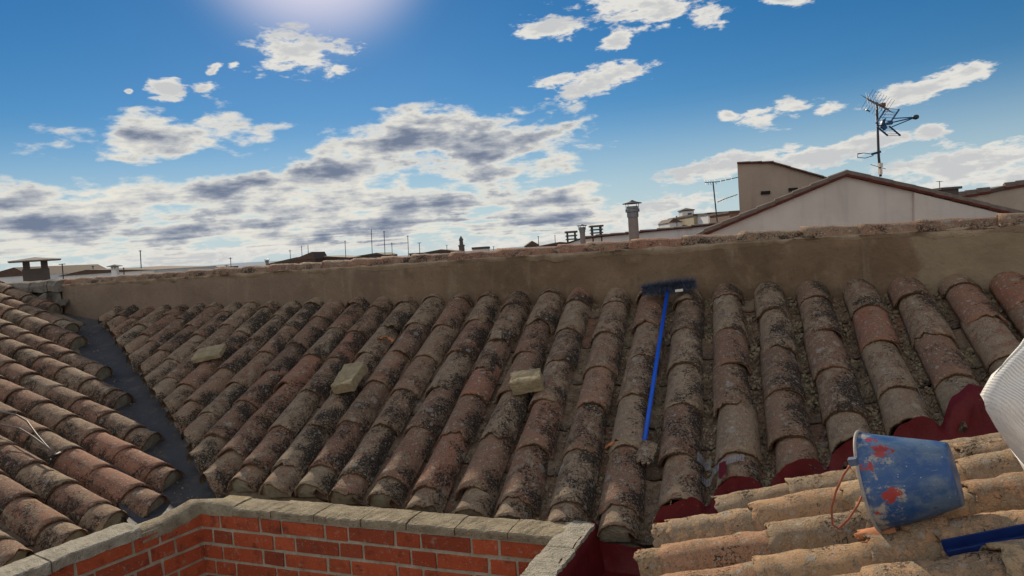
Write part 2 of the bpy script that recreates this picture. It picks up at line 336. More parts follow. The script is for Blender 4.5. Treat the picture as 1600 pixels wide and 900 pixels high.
M['conc'] = plain('grey_concrete', (0.24, 0.20, 0.18), 0.9, 0, 0.25, 12)
M['metal'] = plain('galvanised_steel', (0.20, 0.20, 0.21), 0.45, 0.8, 0.2, 30, 0)
M['dark'] = plain('dark_metal', (0.05, 0.055, 0.065), 0.55, 0.3, 0.2, 30, 0)
M['bluepl'] = plain('blue_antenna_plastic', (0.02, 0.07, 0.17), 0.5, 0, 0.2, 30, 0)
M['orange'] = plain('orange_fresh_clay', (0.48, 0.20, 0.095), 0.9, 0, 0.25, 25, 0.4)
M['bluepole'] = plain('blue_pole_paint', (0.012, 0.10, 0.60), 0.35, 0, 0.2, 40, 0.0)
M['bristle'] = plain('blue_grey_bristle', (0.085, 0.10, 0.15), 0.8, 0, 0.4, 60, 0.3)
M['paper'] = plain('pale_sticker', (0.62, 0.56, 0.47), 0.8, 0, 0.15, 60, 0)
M['opening'] = plain('dark_opening', (0.02, 0.018, 0.016), 0.9, 0, 0.2, 20, 0)
M['glass'] = plain('window_glass', (0.05, 0.06, 0.08), 0.12, 0, 0.1, 20, 0)
M['navy'] = plain('navy_blue_plastic', (0.010, 0.026, 0.12), 0.35, 0, 0.45, 25, 0.3)
M['cablegrey'] = plain('grey_cable', (0.12, 0.10, 0.09), 0.5, 0, 0.2, 30, 0)
M['black'] = plain('black_plastic', (0.02, 0.02, 0.02), 0.6, 0, 0.2, 30, 0)
M['crumb'] = mortar_mat('lichen_crumb', (0.15, 0.12, 0.078), (0.38, 0.315, 0.205), 9)
M['hill'] = plain('far_hills', (0.16, 0.22, 0.30), 1.0, 0, 0.2, 0.002, 0)
M['ground'] = mortar_mat('town_ground', (0.14, 0.12, 0.10), (0.22, 0.19, 0.15), 0.3, 0.3)

# ------------------------------------------------------------------ roof planes (crest planes)
S1 = 1.038
def basis_main():
    T = ray(1104.9, -180.4).normalized(); E = -ray(-1270, 530.8); E.z = 0; E.normalize()
    n = E.cross(T).normalized(); Eo = (E - T*E.dot(T)).normalized(); return T, E, n, Eo
T1, E1, N1, O1 = basis_main(); D1 = 2.167*S1; SP1 = 0.24*S1
def P1(e, t, h=0.0): return O1*e + T1*t + N1*(h - D1)
def et1(x, y, h=0.0):
    p = hitp(x, y, N1, D1 - h); return p.dot(O1), p.dot(T1)
E_OF = lambda k: (-0.686 + k*0.24)*S1 + 0.02
TOP1 = lambda e: 4.115*S1 - 0.175*(e + 0.686*S1)      # foot of the back wall
EAVE1 = lambda e: 2.045*S1 - 0.175*(e + 0.67*S1)
phi, be = R(32.385), R(12.507); D2 = 1.9976*S1
H2 = V((math.sin(phi), math.cos(phi), 0)); F2 = V((math.cos(phi)*math.cos(be), -math.sin(phi)*math.cos(be), -math.sin(be)))
N2 = H2.cross(F2); N2 *= (1 if N2.z > 0 else -1)
def P2(c, f, h=0.0): return H2*c + F2*f + N2*(h - D2)
S3 = 0.895
al, az3 = R(15), R(17.06); D3 = 1.164*S3
H3 = V((math.sin(az3), math.cos(az3), 0)); U3 = V((math.cos(az3)*math.cos(al), -math.sin(az3)*math.cos(al), math.sin(al)))
N3 = U3.cross(H3); N3 *= (1 if N3.z > 0 else -1)
def P3(c, u, h=0.0): return H3*c + U3*u + N3*(h - D3)

# ------------------------------------------------------------------ curved clay tile
TH = 0.013
def tile(mb, P, up, sd, nr, L, r0, r1, h0=0.0, h1=-0.012, rnd=None, jag=0.004, sgn=1, amax=86, ns=9, nr_=12, yaw=0.0, rough=0.0022, r_h=1.0, mit=0.0):
    """P = crest point of the lower end (sgn=1) or trough point (sgn=-1); up = along the tile uphill"""
    rnd = rnd or (random.random(), random.random(), random.random(), 1.0)
    up = (up + sd*yaw).normalized(); mb.cur = rnd
    sx = random.random()*50
    outer = []; inner = []
    for i in range(ns + 1):
        f = i/ns; r = r0 + (r1 - r0)*f; h = h0 + (h1 - h0)*f; ro = []
        for j in range(nr_ + 1):
            a = R(-amax + 2*amax*j/nr_); ca, sa = math.cos(a), math.sin(a)
            dl = 0.0
            if i == 0: dl = mit*r*sa + jag*2.0*noise.noise(V((sx, j*0.6, 1.0))) + jag*noise.noise(V((sx, j*1.9, 4.0)))
            p = P + up*(f*L + dl) + sd*(r*sa) + nr*(h + sgn*(r*r_h*(ca - 1)))
            k = noise.noise(p*14)*rough*1.6 + noise.noise(p*45)*rough
            p = p + (sd*sa + nr*(ca*sgn))*k
            ro.append(mb.vert(p, (rnd[0], rnd[1], rnd[2], .5 + .5*sa*(1 - .0))))
            if i in (0, ns):
                ri = r - TH*sgn
                inner.append(mb.vert(P + up*(f*L + dl) + sd*(ri*sa) + nr*(h + sgn*(ri*r_h*ca - r*r_h)), (rnd[0], rnd[1], rnd[2], 2.0 if i == 0 and sgn > 0 else 1.0)))
        outer.append(ro)
    for i in range(ns):
        for j in range(nr_):
            q = (outer[i][j], outer[i][j+1], outer[i+1][j+1], outer[i+1][j]); mb.face(*(q if sgn > 0 else q[::-1]))
    n1_ = nr_ + 1
    for j in range(nr_):
        mb.face(inner[j], inner[n1_+j], inner[n1_+j+1], inner[j+1])
        mb.face(outer[0][j], inner[j], inner[j+1], outer[0][j+1])
        mb.face(outer[ns][j], outer[ns][j+1], inner[n1_+j+1], inner[n1_+j])
    for j in (0, nr_):
        mb.face(*([outer[i][j] for i in range(ns+1)] + [inner[n1_+j], inner[j]]))
def plug(mb, P, up, sd, nr, r, back=0.03, c=None, mit=0.0):
    """mortar filling of the open end of the lowest tile"""
    mb.cur = c or (random.random(),)*3 + (1.0,)
    ctr = mb.vert(P + up*(back-0.012) - nr*(r*0.55)); ring = []; r2 = r - TH*0.35
    for j in range(13):
        a = R(-95 + 190*j/12); q = P + up*(back + mit*r*math.sin(a) + 0.006*noise.noise(P*9 + V((j, 0, 0)))) + sd*(r2*math.sin(a)) + nr*(r2*math.cos(a) - r)
        ring.append(mb.vert(q))
    for j in range(12): mb.face(ctr, ring[j+1], ring[j])
    mb.face(ctr, ring[0], ring[12])

def rock(mb, c, s, sd=None):
    """small irregular crumb"""
    ax = V((random.gauss(0,1), random.gauss(0,1), random.gauss(0,1))).normalized(); bx = ax.orthogonal().normalized(); cx = ax.cross(bx)
    a, b_, c_ = s*random.uniform(.6,1.3), s*random.uniform(.5,1), s*random.uniform(.3,.7)
    pts = [ax*a, -ax*a, bx*b_, -bx*b_, cx*c_, -cx*c_]; ids = [mb.vert(V(c)+p*random.uniform(.8,1.2)) for p in pts]
    for f in ((0,2,4),(2,1,4),(1,3,4),(3,0,4),(2,0,5),(1,2,5),(3,1,5),(0,3,5)): mb.face(*[ids[i] for i in f])

# valley between left and main roof: where the main rows end (pixels of the photo turned into roof coordinates)
vpts = [et1(*q) for q in [(142, 480), (164, 503), (188, 534), (200, 553), (216, 575), (229, 594), (247, 616), (261, 640), (283, 667), (294, 694), (315, 727), (330, 750)]]
def interp(tab, x):
    tab = sorted(tab)
    if x <= tab[0][0]: return tab[0][1]
    for (a, b), (c, d) in zip(tab, tab[1:]):
        if x <= c: return b + (d-b)*(x-a)/(c-a)
    return tab[-1][1]
valley_t = lambda e: interp(vpts, e)
# cut of the main roof above the red valley on the right
rcut = [et1(*q) for q in [(1013, 806), (1048, 784), (1137, 750), (1237, 728), (1318, 692), (1408, 664), (1515, 628), (1600, 590)]]
red_t = lambda e: interp(rcut, e)

# ------------------------------------------------------------------ MAIN ROOF
main = thing('tiled_roof', P1(E_OF(-6), 2.2, -0.2), 'large weathered clay tile roof sloping down from the brown wall to the brick parapet', 'roof')
mc = MB(); mp = MB(); mpl = MB(); beds = MB()
EXP = 0.365*S1
row_ends = {}
# tiles that stand out from their neighbours: cleaner, redder or paler ones
SPECIAL = [(-4, (732, 605), (0.86, 0.0, 0.0, 1)), (5, (1352, 490), (0.84, 0.1, 0.0, 1)), (7, (1500, 450), (0.80, 0.1, 0.1, 1)), (8, (1585, 445), (0.85, 0.1, 0.0, 1)),
           (2, (1133, 632), (0.95, 0.6, 0.0, 1)), (-1, (937, 590), (0.90, 0.2, 0.0, 1)), (0, (983, 680), (0.97, 0.4, 0.1, 1)), (3, (1222, 700), (0.75, 0.2, 0.2, 1)),
           (-4, (700, 700), (0.82, 0.1, 0.2, 1)), (-2, (835, 660), (0.80, 0.2, 0.3, 1)), (-6, (655, 560), (0.6, 0.3, 0.3, 1)), (-7, (600, 560), (0.78, 0.3, 0.4, 1)), (-12, (430, 520), (0.75, 0.2, 0.4, 1)), (-10, (395, 650), (0.8, 0.2, 0.4, 1))]
for k in range(-23, 11):
    e = E_OF(k) + random.uniform(-.008, .008)
    top = TOP1(e) + 0.02
    if k == -4: pass
    low = EAVE1(e)
    if e < -2.95*S1: low = max(low, valley_t(e))
    if k >= 1: low = max(low, red_t(e))
    row_ends[k] = low
    if top - low < 0.1: continue
    t = low + (random.uniform(-.02, .02) if k < 1 else .012); i = 0
    ph = random.uniform(0, 1)
    drift = random.uniform(-.006, .006)
    pos = []
    # courses: first piece at the eave is a shorter one, the others are offset from row to row
    step0 = random.uniform(0.10, 0.16) if k < 1 and e > -2.95*S1 else random.uniform(0.15, 0.3)
    pos.append(t); tt = t + step0
    while tt < top - 0.06: pos.append(tt); tt += EXP*random.uniform(0.9, 1.08)
    rowt = random.random()
    for i, tt in enumerate(pos):
        L = (pos[i+1] - tt if i+1 < len(pos) else max(0.12, top - tt)) + 0.07
        if i+1 == len(pos): L = top - tt
        c = (min(1, max(0, random.gauss(0.42, 0.26))), random.random(), random.random(), 1.0)
        if i == 0: c = (random.uniform(.6, 1.0), random.uniform(.5, 1), random.uniform(0, .4), 1)
        nx_t = pos[i+1] if i+1 < len(pos) else top
        for (kk, xy, cc_) in SPECIAL:
            if kk == k and tt <= et1(*xy)[1] < nx_t: c = cc_
        lj = drift*math.sin(i*2.1 + ph*6) + random.uniform(-.008, .008)
        pull = 0.0 if i else -0.004
        r0 = (0.111 if k < -9 else (0.105 if k < -1 else 0.100))*random.uniform(.95, 1.05); r1 = r0*0.915
        if i == 0 and k < 1: r0 *= .93; r1 *= .95
        # the missing stretch of row -4: this tile is left out, its upper neighbour is broken off
        tile(mc, P1(e + lj, tt, random.uniform(-.004, .005) + (0.0 if i else -0.006)), T1, O1, N1, L, r0, r1, 0.006, -0.014, c, mit=(-.77 if (e < -2.95*S1 and i == 0) else 0), jag=0.005 if random.random() < .80 else 0.018, yaw=random.uniform(-.035, .035))
    if k < 1: plug(mpl, P1(e, pos[0], -0.006), T1, O1, N1, 0.102, 0.016, mit=(-.77 if e < -2.95*S1 else 0))
mc.build('cover_tiles', M['tile'], main, smooth=True)
# channels between rows
def channel_low(e):
    low = EAVE1(e) + 0.02
    if e < -2.95*S1: low = max(low, valley_t(e) + .03)
    if e > E_OF(0.6): low = max(low, red_t(e) - 0.04)
    return low
for k in range(-23, 10):
    e = E_OF(k + 0.5); low = channel_low(e); top = TOP1(e)
    if top - low < .1: continue
    tt = low
    while tt < top - .05:
        L = min(EXP*random.uniform(.9, 1.1), top - tt)
        tile(mp, P1(e + random.uniform(-.006, .006), tt, -0.118), T1, O1, N1, L + 0.03, 0.080, 0.088, 0.006, -0.004,
             (random.random(), random.random(), random.random(), 1), sgn=-1, amax=72, ns=6, nr_=8, rough=0.004)
        tt += L
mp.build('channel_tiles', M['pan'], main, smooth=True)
mpl.build('mortar_filling', M['plug'], main, smooth=True)
# mortar bed: heightfield under everything
def bed_patch(mb, Pf, a0, a1, lo, hi, h=-0.14, na=60, nb=14, thick=0.13):
    g = []
    for i in range(na + 1):
        a = a0 + (a1-a0)*i/na; l, u_ = lo(a), hi(a); row = []
        for j in range(nb + 1):
            b_ = l + (u_-l)*j/nb; p = Pf(a, b_, h); row.append(mb.vert(p + V((0, 0, 0.012*noise.noise(p*9)))))
        g.append(row)
    for i in range(na):
        for j in range(nb): mb.face(g[i][j], g[i+1][j], g[i+1][j+1], g[i][j+1])
    for i in range(na):   # skirt at the lower edge
        a = mb.v[g[i][0]]; b_ = mb.v[g[i+1][0]]; q = V((0, 0, -thick)); x = mb.vert(V(a)+q); y = mb.vert(V(b_)+q); mb.face(g[i][0], x, y, g[i+1][0])
bed_patch(beds, P1, E_OF(-24), E_OF(10.5), lambda e: max(channel_low(e) - 0.03, EAVE1(e)), lambda e: TOP1(e) + .1, -0.136)
beds.build('mortar_bed', M['bed'], main, smooth=True)

# ------------------------------------------------------------------ LEFT ROOF
left = thing('tiled_roof', P2(2.2, -4.5, -.2), 'tiled roof at the left edge falling towards the grey valley gutter', 'roof')
lend = []
for q in [(108, 492), (124, 527), (148, 560), (178, 590), (196, 627), (234, 670), (268, 735), (268, 772), (225, 778), (180, 800), (110, 838), (20, 868)]:
    p = hitp(*q, N2, D2); lend.append((p.dot(H2), p.dot(F2)))
lend_f = lambda c: interp(lend, c)
lc = MB(); lp = MB(); lpl = MB()
BW_ = V((-E1.y, E1.x, 0)); W0_ = P1(E_OF(0), TOP1(E_OF(0)), 0)
rows_px = [(118, 507), (102, 517), (104, 547), (133, 587), (120, 618), (162, 678), (157, 727), (87, 744), (84, 810), (0, 848)]
rc = []
for q in rows_px: rc.append(hitp(*q, N2, D2).dot(H2))
sp = (rc[0] - rc[-1])/9
SP2 = sp
for k in range(-3, 15):
    c = rc[k] if 0 <= k < 10 else (rc[0] - sp*k if k < 0 else rc[-1] - sp*(k-9))
    lowf = lend_f(c)
    if k < 0: lowf = lend[0][1] + (-.0 - .55*abs(k))
    f = lowf + random.uniform(-.03, .03); first = True; nn = 0
    fend = -9.6 - 0.0*k
    while f > fend and nn < 16:
        ex = (random.uniform(.12, .2) if first else EXP*random.uniform(.9, 1.08))
        cc = (min(1, max(0, random.gauss(.45, .25))), random.random(), random.random(), 1)
        if k in (6, 5) and nn in (1, 2): cc = (.86, .15, .1, 1)
        # the wall cuts the roof off at its upper end
        pe = P2(c, f - ex - .07)
        if BW_.dot(pe - W0_) > -.02:
            if BW_.dot(P2(c, f) - W0_) > -.12: break
            ex = max(.1, ex - (BW_.dot(pe - W0_) + .02)/max(.2, BW_.dot(-F2)))
        tile(lc, P2(c + random.uniform(-.006, .006), f, random.uniform(-.004, .006)), -F2, -H2, N2, ex + .07, .113*random.uniform(.97, 1.03), .101, .004, -.016, cc, mit=-.5 if first else 0, jag=.004 if random.random() < .85 else .014, yaw=random.uniform(-.02, .02))
        tile(lp, P2(c - sp*.5, f - .02, -.104), -F2, -H2, N2, ex + .04, .072, .080, .006, -.004, (random.random(), random.random(), random.random(), 1), sgn=-1, amax=72, ns=5, nr_=8, rough=.004)
        if first: plug(lpl, P2(c, f), -F2, -H2, N2, .108, .014, mit=-.5)
        first = False; f -= ex; nn += 1
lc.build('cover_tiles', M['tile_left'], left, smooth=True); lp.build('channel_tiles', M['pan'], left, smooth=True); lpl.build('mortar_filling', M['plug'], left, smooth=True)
lb = MB(); bed_patch(lb, P2, rc[-1] - 6*sp, rc[0] + 1.2*sp, lambda c: lend_f(c) - .03, lambda c: -9.6, -.112, 40, 12)
lb.build('mortar_bed', M['bed'], left, smooth=True)

# ------------------------------------------------------------------ valley gutter of smooth grey coating
gl = MB(); Gc = [(116, 486), (128, 505), (152, 545), (180, 590), (212, 645), (246, 705), (290, 775), (308, 800)]
rows_g = []
for i, q in enumerate(Gc):
    p = hitp(q[0], q[1], N1, D1 + .085); rows_g.append(p)
fine = []
for i in range(len(rows_g)-1):
    for j in range(4): fine.append(rows_g[i].lerp(rows_g[i+1], j/4))
fine.append(rows_g[-1]); dirv = (rows_g[-1]-rows_g[0]).normalized(); side = dirv.cross(V((0,0,1))).normalized(); prev = None
for p in fine:
    ring = []
    for s_ in (-.34, -.22, -.12, -.05, 0, .05, .12, .22, .34):
        h = 0.10*abs(s_) - .030 + .02*abs(s_)/.34
        q = p + side*s_ + V((0, 0, h)); q.z += .006*noise.noise(q*7); ring.append(gl.vert(q))
    if prev:
        for a in range(len(ring)-1): gl.face(prev[a], ring[a], ring[a+1], prev[a+1])
    prev = ring
gut = gl.build('valley_gutter', M['gutter'], None, smooth=True); tag(gut, 'smooth dark grey gutter running down the valley between the left roof and the large roof', 'gutter')

# ------------------------------------------------------------------ RIGHT ROOF (sunlit, foreground)
right = thing('tiled_roof', P3(2.4, 0.1, -.2), 'sunlit orange clay tile roof in the right foreground, under the blue bucket', 'roof')
rt = MB(); rp = MB(); rpl = MB()
c3 = lambda px: hitp(*px, N3, D3).dot(H3)
u3 = lambda px: hitp(*px, N3, D3).dot(U3)
# per row: contour coordinate, joints (lower ends of the tiles) measured in the photo
r3 = [((1485, 690), [(1440, 680), (1556, 652)]),
      ((1330, 733), [(1115, 792), (1230, 752), (1330, 733), (1485, 692), (1600, 670)]),
      ((1310, 760), [(1016, 836), (1042, 813), (1172, 780), (1308, 748), (1504, 722)]),
      ((1340, 793), [(994, 868), (1031, 852), (1196, 822), (1341, 793), (1508, 760)]),
      ((1360, 842), [(975, 905), (1027, 899), (1175, 867), (1352, 838), (1440, 806)]),
      ((1450, 878), [(1000, 940), (1100, 925), (1351, 897), (1557, 862)]),
      ((1500, 935), []), ((1500, 1000), [])]
cvals = [c3(a[0]) for a in r3]
sp3 = (cvals[1] - cvals[5])/4
for i in range(6, 14):
    if i < len(cvals): cvals[i] = cvals[5] - sp3*(i-5)
    else: cvals.append(cvals[5] - sp3*(i-5))
cvals.insert(0, cvals[0] + sp3)
LOWU = u3((1016, 840))
for ri, c in enumerate(cvals):
    idx = ri - 1
    js = []
    if 0 <= idx < len(r3): js = [u3(q) for q in r3[idx][1]]
    if not js: js = [LOWU if idx > 4 else u3((1540, 650)) + .12, (LOWU + .3 if idx > 4 else 1.2)]
    js = sorted(js); last = js[-1]
    while last < 3.2: last += 0.33*S3*1.03; js.append(last)
    for i, uu in enumerate(js[:-1]):
        L = js[i+1] - uu + .06
        cc = (random.random(), random.random(), random.random(), 1)
        if idx in (0, 1) and i < 3: cc = (random.uniform(0, .2), .9, .7, 1)
        tile(rt, P3(c + random.uniform(-.006, .006), uu, random.uniform(-.004, .006)), U3, H3, N3, L, 0.104*random.uniform(.97, 1.04), .094, .005, -.016, cc, jag=.012, ns=14, nr_=16, rough=.0048, yaw=random.uniform(-.035, .035))
    plug(rpl, P3(c, js[0]), U3, H3, N3, .10, .018)
    uu = js[0] + .03
    while uu < 3.2:
        tile(rp, P3(c - sp3*.5, uu, -.100), U3, H3, N3, .34, .064, .072, .006, -.004, (random.random(), random.random(), random.random(), 1), sgn=-1, amax=72, ns=5, nr_=8, rough=.004); uu += .31
rt.build('cover_tiles', M['tile_right'], right, smooth=True); rp.build('channel_tiles', M['pan'], right, smooth=True); rpl.build('mortar_filling', M['plug'], right, smooth=True)
# bed of right roof
def r_low(c):
    if c > cvals[2]: return u3((1115, 792)) + (c - cvals[2])/sp3*.55
    return LOWU
rb = MB(); bed_patch(rb, P3, cvals[-1], cvals[0], lambda c: r_low(c) + .05, lambda c: 3.2, -.11, 30, 12)
rb.build('mortar_bed', M['bed'], right, smooth=True)

# ------------------------------------------------------------------ red waterproofed valley between main and right roof
# surface of the main roof (covers included) so that the paint climbs over the tile ends
def cover_h(e, extra=0.006):
    k = (e - E_OF(0))/SP1; d = (k - round(k))*SP1; r = .113
    if abs(d) < r*.985: return max(-.102, r*(math.sqrt(1-(d/r)**2) - 1)) + extra
    return -.102 + extra
red = thing('red_waterproofing', P1(E_OF(2), red_t(E_OF(2)), -.15), 'dark red waterproofing paint along the valley below the large roof, left of the bucket', 'waterproofing')
rm = MB(); g = []; es = []
e0, e1_ = E_OF(0.62), E_OF(9)
ne = 150
for i in range(ne+1):
    e = e0 + (e1_-e0)*i/ne; tb_ = red_t(e); row = []
    k = (e - E_OF(0))/SP1
    up_ = -0.034 + .035*noise.noise(V((e*6, 0, 3))) + .02*noise.noise(V((e*25, 0, 3)))
    if 5.45 < k < 6.55: up_ += .10*max(0, math.cos((k-6.0)/.5*1.5))**.6
    for j in range(9):
        f = j/8; tt = tb_ + .02 + up_ - .30*f
        # above the cut follow the covers, below it sink to the valley bed
        wgt = max(0, min(1, (tt - (tb_ - .05))/.03))
        h = cover_h(e)*wgt + (-.062 - .07*f)*(1-wgt)
        p = P1(e, tt, h + .014*wgt); p.z += .004*noise.noise(p*20); row.append(rm.vert(p))
    g.append(row)
for i in range(ne):
    for j in range(8): rm.face(g[i][j], g[i][j+1], g[i+1][j+1], g[i+1][j])
rm.build('painted_valley', M['red'], red, smooth=True)

# ------------------------------------------------------------------ BACK WALL
WF = P1(0, 0) ; w0 = P1(E_OF(0), TOP1(E_OF(0)), 0)
EW = E1.copy(); BW = V((-EW.y, EW.x, 0)); BW *= (1 if BW.y > 0 else -1)    # away from camera
def WP(s, d, z): p = V((w0.x, w0.y, 0)) + EW*s + BW*d; p.z = z; return p
def wall_s(x, y=None):   # along-wall coordinate of a photo column at eye level
    r = ray(x, 443.2 - .069*x); o = V((w0.x, w0.y, 0)); # intersect with vertical plane
    n = BW; tpar = n.dot(o)/n.dot(r); p = r*tpar; return (p - o).dot(EW)
sL, sMid, sR = wall_s(-60) - .5, wall_s(95), wall_s(1600) + 1.6
wall = thing('parapet_wall', WP(0, 0, -.5), 'long brown rendered wall behind the large roof, capped with red clay tiles', 'wall')
wb = MB(); ns_ = 260
g = []
for i in range(ns_+1):
    s = sMid + (sR - sMid)*i/ns_; row = []
    for j in range(16):
        z = -0.9 + (0.9 - .055)*j/15; p = WP(s, 0, z); dd = .022*noise.noise(p*2.2) + .008*noise.noise(p*9)
        if j == 15: dd += .02
        row.append(wb.vert(WP(s, dd, z + (.012*noise.noise(V((s*3, 0, 0))) if j == 15 else 0))))
    row.append(wb.vert(WP(s, .17, -.055))); row.append(wb.vert(WP(s, .17, -7)))
    g.append(row)
for i in range(ns_):
    for j in range(17): wb.face(g[i][j], g[i+1][j], g[i+1][j+1], g[i][j+1])
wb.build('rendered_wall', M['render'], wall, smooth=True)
# cap tiles
s = sR - .1; n_ = 0
joints = [wall_s(x) for x in (1560, 1434, 1341, 1251, 1152, 1066, 983, 913, 868, 770, 700, 640, 590, 545, 500, 465)]
allj = [joints[0] + .38*i for i in range(4, 0, -1)] + joints
x = joints[-1]
while x > sMid + .2: x -= .37*random.uniform(.9, 1.1); allj.append(x)
for i, s in enumerate(allj):
    nxt = allj[i-1] if i else s + .4
    mbc = MB()
    zc = .004 + .012*noise.noise(V((s*1.7, 2, 0))) + (.012 if 1420 < 0 else 0)
    big = s > wall_s(1260)
    tint = (random.uniform(.45, .9), random.uniform(.1, .8), 0.0, 1)
    tile(mbc, WP(s, .075, zc), EW, -BW, V((0,0,1)), nxt - s + .04, .100 if big else .092, .085, .004, -.014, tint, jag=.006 if big else .012, ns=8, nr_=12, rough=.004, amax=80, r_h=.85)
    mbc.build('cap_tile', M['coping_clay'], wall, smooth=True)
# smears of pale mortar under the caps
ms = MB(); g = []
for i in range(401):
    s = sMid + (sR - sMid)*i/400; lo = -.105 - .035*noise.noise(V((s*2.5, 5, 0))) - .015*noise.noise(V((s*11, 5, 0)))
    d_ = -.012 - .010*noise.noise(V((s*5, 9, 0)))
    g.append([ms.vert(WP(s, d_ + .02, lo)), ms.vert(WP(s, d_, lo + .03)), ms.vert(WP(s, d_ - .004, -.062 + .012*noise.noise(V((s*7, 1, 0))))), ms.vert(WP(s, .05, -.03))])
for i in range(400):
    for j in range(3): ms.face(g[i][j], g[i+1][j], g[i+1][j+1], g[i][j+1])
ms.build('mortar_smear', mortar_mat('smear_mortar', (0.27, 0.20, 0.135), (0.44, 0.345, 0.245), 5), wall, smooth=True)
# rough grey end of the wall at the left
sw = thing('rubble_wall', WP(sMid - 1, 0, -.5), 'rough grey rubble wall end behind the left roof', 'wall')
sb = MB(); g = []
for i in range(81):
    s = sL + (sMid - sL)*i/80; row = []
    for j in range(12):
        z = -1.0 + .95*j/11; p = WP(s, 0, z); dd = -.02 + .06*noise.noise(p*4) + .02*noise.noise(p*13); row.append(sb.vert(WP(s, dd, z + (.02*noise.noise(p*6) if j == 11 else 0))))
    row.append(sb.vert(WP(s, .2, -.05))); row.append(sb.vert(WP(s, .2, -7))); g.append(row)
for i in range(80):
    for j in range(13): sb.face(g[i][j], g[i+1][j], g[i+1][j+1], g[i][j+1])
sb.build('rubble_face', M['stone'], sw, smooth=True)
s = sL
while s < sMid - .05:
    L = random.uniform(.35, .6); L = min(L, sMid - s + .05); k_ = MB()
    gg = []
    for i in range(9):
        a = s + (L-.02)*i/8; r_ = []
        for j, (d_, z_) in enumerate([(-.07, -.13), (-.085, -.06), (-.06, -.012), (.0, .0), (.1, .0), (.2, -.03), (.22, -.12)]):
            p = WP(a, d_, z_); r_.append(k_.vert(p + V((.02*noise.noise(p*9), .02*noise.noise(p*9+V((3,0,0))), .016*noise.noise(p*7)))))
        gg.append(r_)
    for i in range(8):
        for j in range(6): k_.face(gg[i][j], gg[i+1][j], gg[i+1][j+1], gg[i][j+1])
    k_.face(*gg[0]); k_.face(*gg[-1][::-1])
    k_.build('coping_stone', M['stone'], sw, smooth=False); s += L
# heap of broken tile and mortar where the left roof meets the wall
hp_ = MB()
for q in range(16):
    s = sMid - random.uniform(-.12, 2.3); p = WP(s, -random.uniform(.02, .22), -.22 - .0*random.random()); p.z += random.uniform(-.06, .05)
    rock(hp_, p, random.uniform(.05, .12))
o = hp_.build('rubble_heap', M['stone'], None); tag(o, 'grey broken stones and mortar lying at the foot of the rubble wall', 'rubble', kind='stuff')

# ------------------------------------------------------------------ COURTYARD BRICK PARAPETS
ZC = -1.17*S1
def zp(x, y): return hitz(x, y, ZC)
cornerL = zp(313, 789); bR = zp(880, 838.5); ul = zp(365, 793)
dB = (bR - cornerL).normalized(); nB = V((dB.y, -dB.x, 0)); nB *= (-1 if nB.y > 0 else 1)      # towards camera
lA = zp(222, 824) ; dL_ = V((math.sin(R(33.7)), math.cos(R(33.7)), 0)); nL = V((dL_.y, -dL_.x, 0))   # faces right/camera
CP = 0.0785*S1; BT = .066; ST, HD, JT = .243, .118, .013
def brick_face(name, parent, org, d, n, L0, L1, ztop, courses, steps=None):
    """Flemish bond: org + d*s, face normal n; bricks stand 4 mm proud of the mortar"""
    mb = MB()
    for cidx in range(courses):
        z1 = ztop - .012 - cidx*CP; z0 = z1 - BT; s = L0 + (0 if cidx % 2 == 0 else -.18)
        hd = (cidx % 2 == 0)
        while s < L1:
            w_ = HD if hd else ST; a = max(s, L0 + .002); b_ = min(s + w_, L1 - .002)
            if b_ - a > .02 and (steps is None or steps(a, b_, z1)):
                mb.cur = (random.random(), random.random(), random.random(), 1)
                j = lambda: random.uniform(-.002, .002)
                pr = .005 + random.uniform(-.002, .002)
                o_ = org + d*(a + j()) - n*.03; o_.z = z0 + j()
                i0_ = len(mb.v); mb.box(o_, d*(b_ - a + j()), n*(.03 + pr), V((0, 0, z1 - z0)))
                for q_ in range(i0_, len(mb.v)): mb.v[q_] = tuple(V(mb.v[q_]) + d*random.uniform(-.0028, .0028) + V((0, 0, random.uniform(-.0028, .0028))) + n*random.uniform(-.002, .002))
            s += w_ + JT; hd = not hd
    return mb.build(name, M['brick'], parent, bevel=.003)
def slab(mb, a, b_, n, w0_, w1_, z, th):
    """coping slab from a to b (points of its front edge), n = towards the front; gently uneven"""
    d = (b_ - a); Ls = d.length; d.normalize(); nn = max(6, int(Ls/.018)); prof = [(w1_, -th), (w1_+.002, -.006), (w1_ - .005, 0), ((w0_+w1_)*.5 + .03, .003), ((w0_+w1_)*.5 - .03, .003), (w0_, 0), (w0_, -th)]
    g = []
    for i in range(nn+1):
        f = i/nn; r_ = []
        for (x_, z_) in prof:
            p = a + d*(Ls*f) + n*x_; p.z = z + z_
            p += n*(.006*noise.noise(p*14) + .004*noise.noise(p*60)) + V((0, 0, .005*noise.noise(p*18 + V((7,0,0))) + .004*noise.noise(p*60))); r_.append(mb.vert(p))
        g.append(r_)
    for i in range(nn):
        for j in range(len(prof)-1): mb.face(g[i][j], g[i+1][j], g[i+1][j+1], g[i][j+1])
        mb.face(g[i][-1], g[i+1][-1], g[i+1][0], g[i][0])
    mb.face(*g[0]); mb.face(*g[-1][::-1])
def core_wall(name, parent, a, b_, n, th, ztop, zbot=-4.5):
    mb = MB(); d = b_ - a; o_ = a - n*(.001 + th); o_.z = zbot
    mb.box(o_, d, n*th, V((0, 0, ztop - zbot))); return mb.build(name, M['joint'], parent)
LB = (bR - cornerL).dot(dB)
bp = thing('brick_parapet', cornerL + V((0,0,-1)), 'red brick parapet below the large roof, capped with a row of grey coping slabs', 'parapet')
core_wall('mortar_core', bp, cornerL, cornerL + dB*(LB + .03), nB, .15, ZC - .034)
brick_face('brickwork', bp, cornerL, dB, nB, 0, LB + .06, ZC - .034, 12)
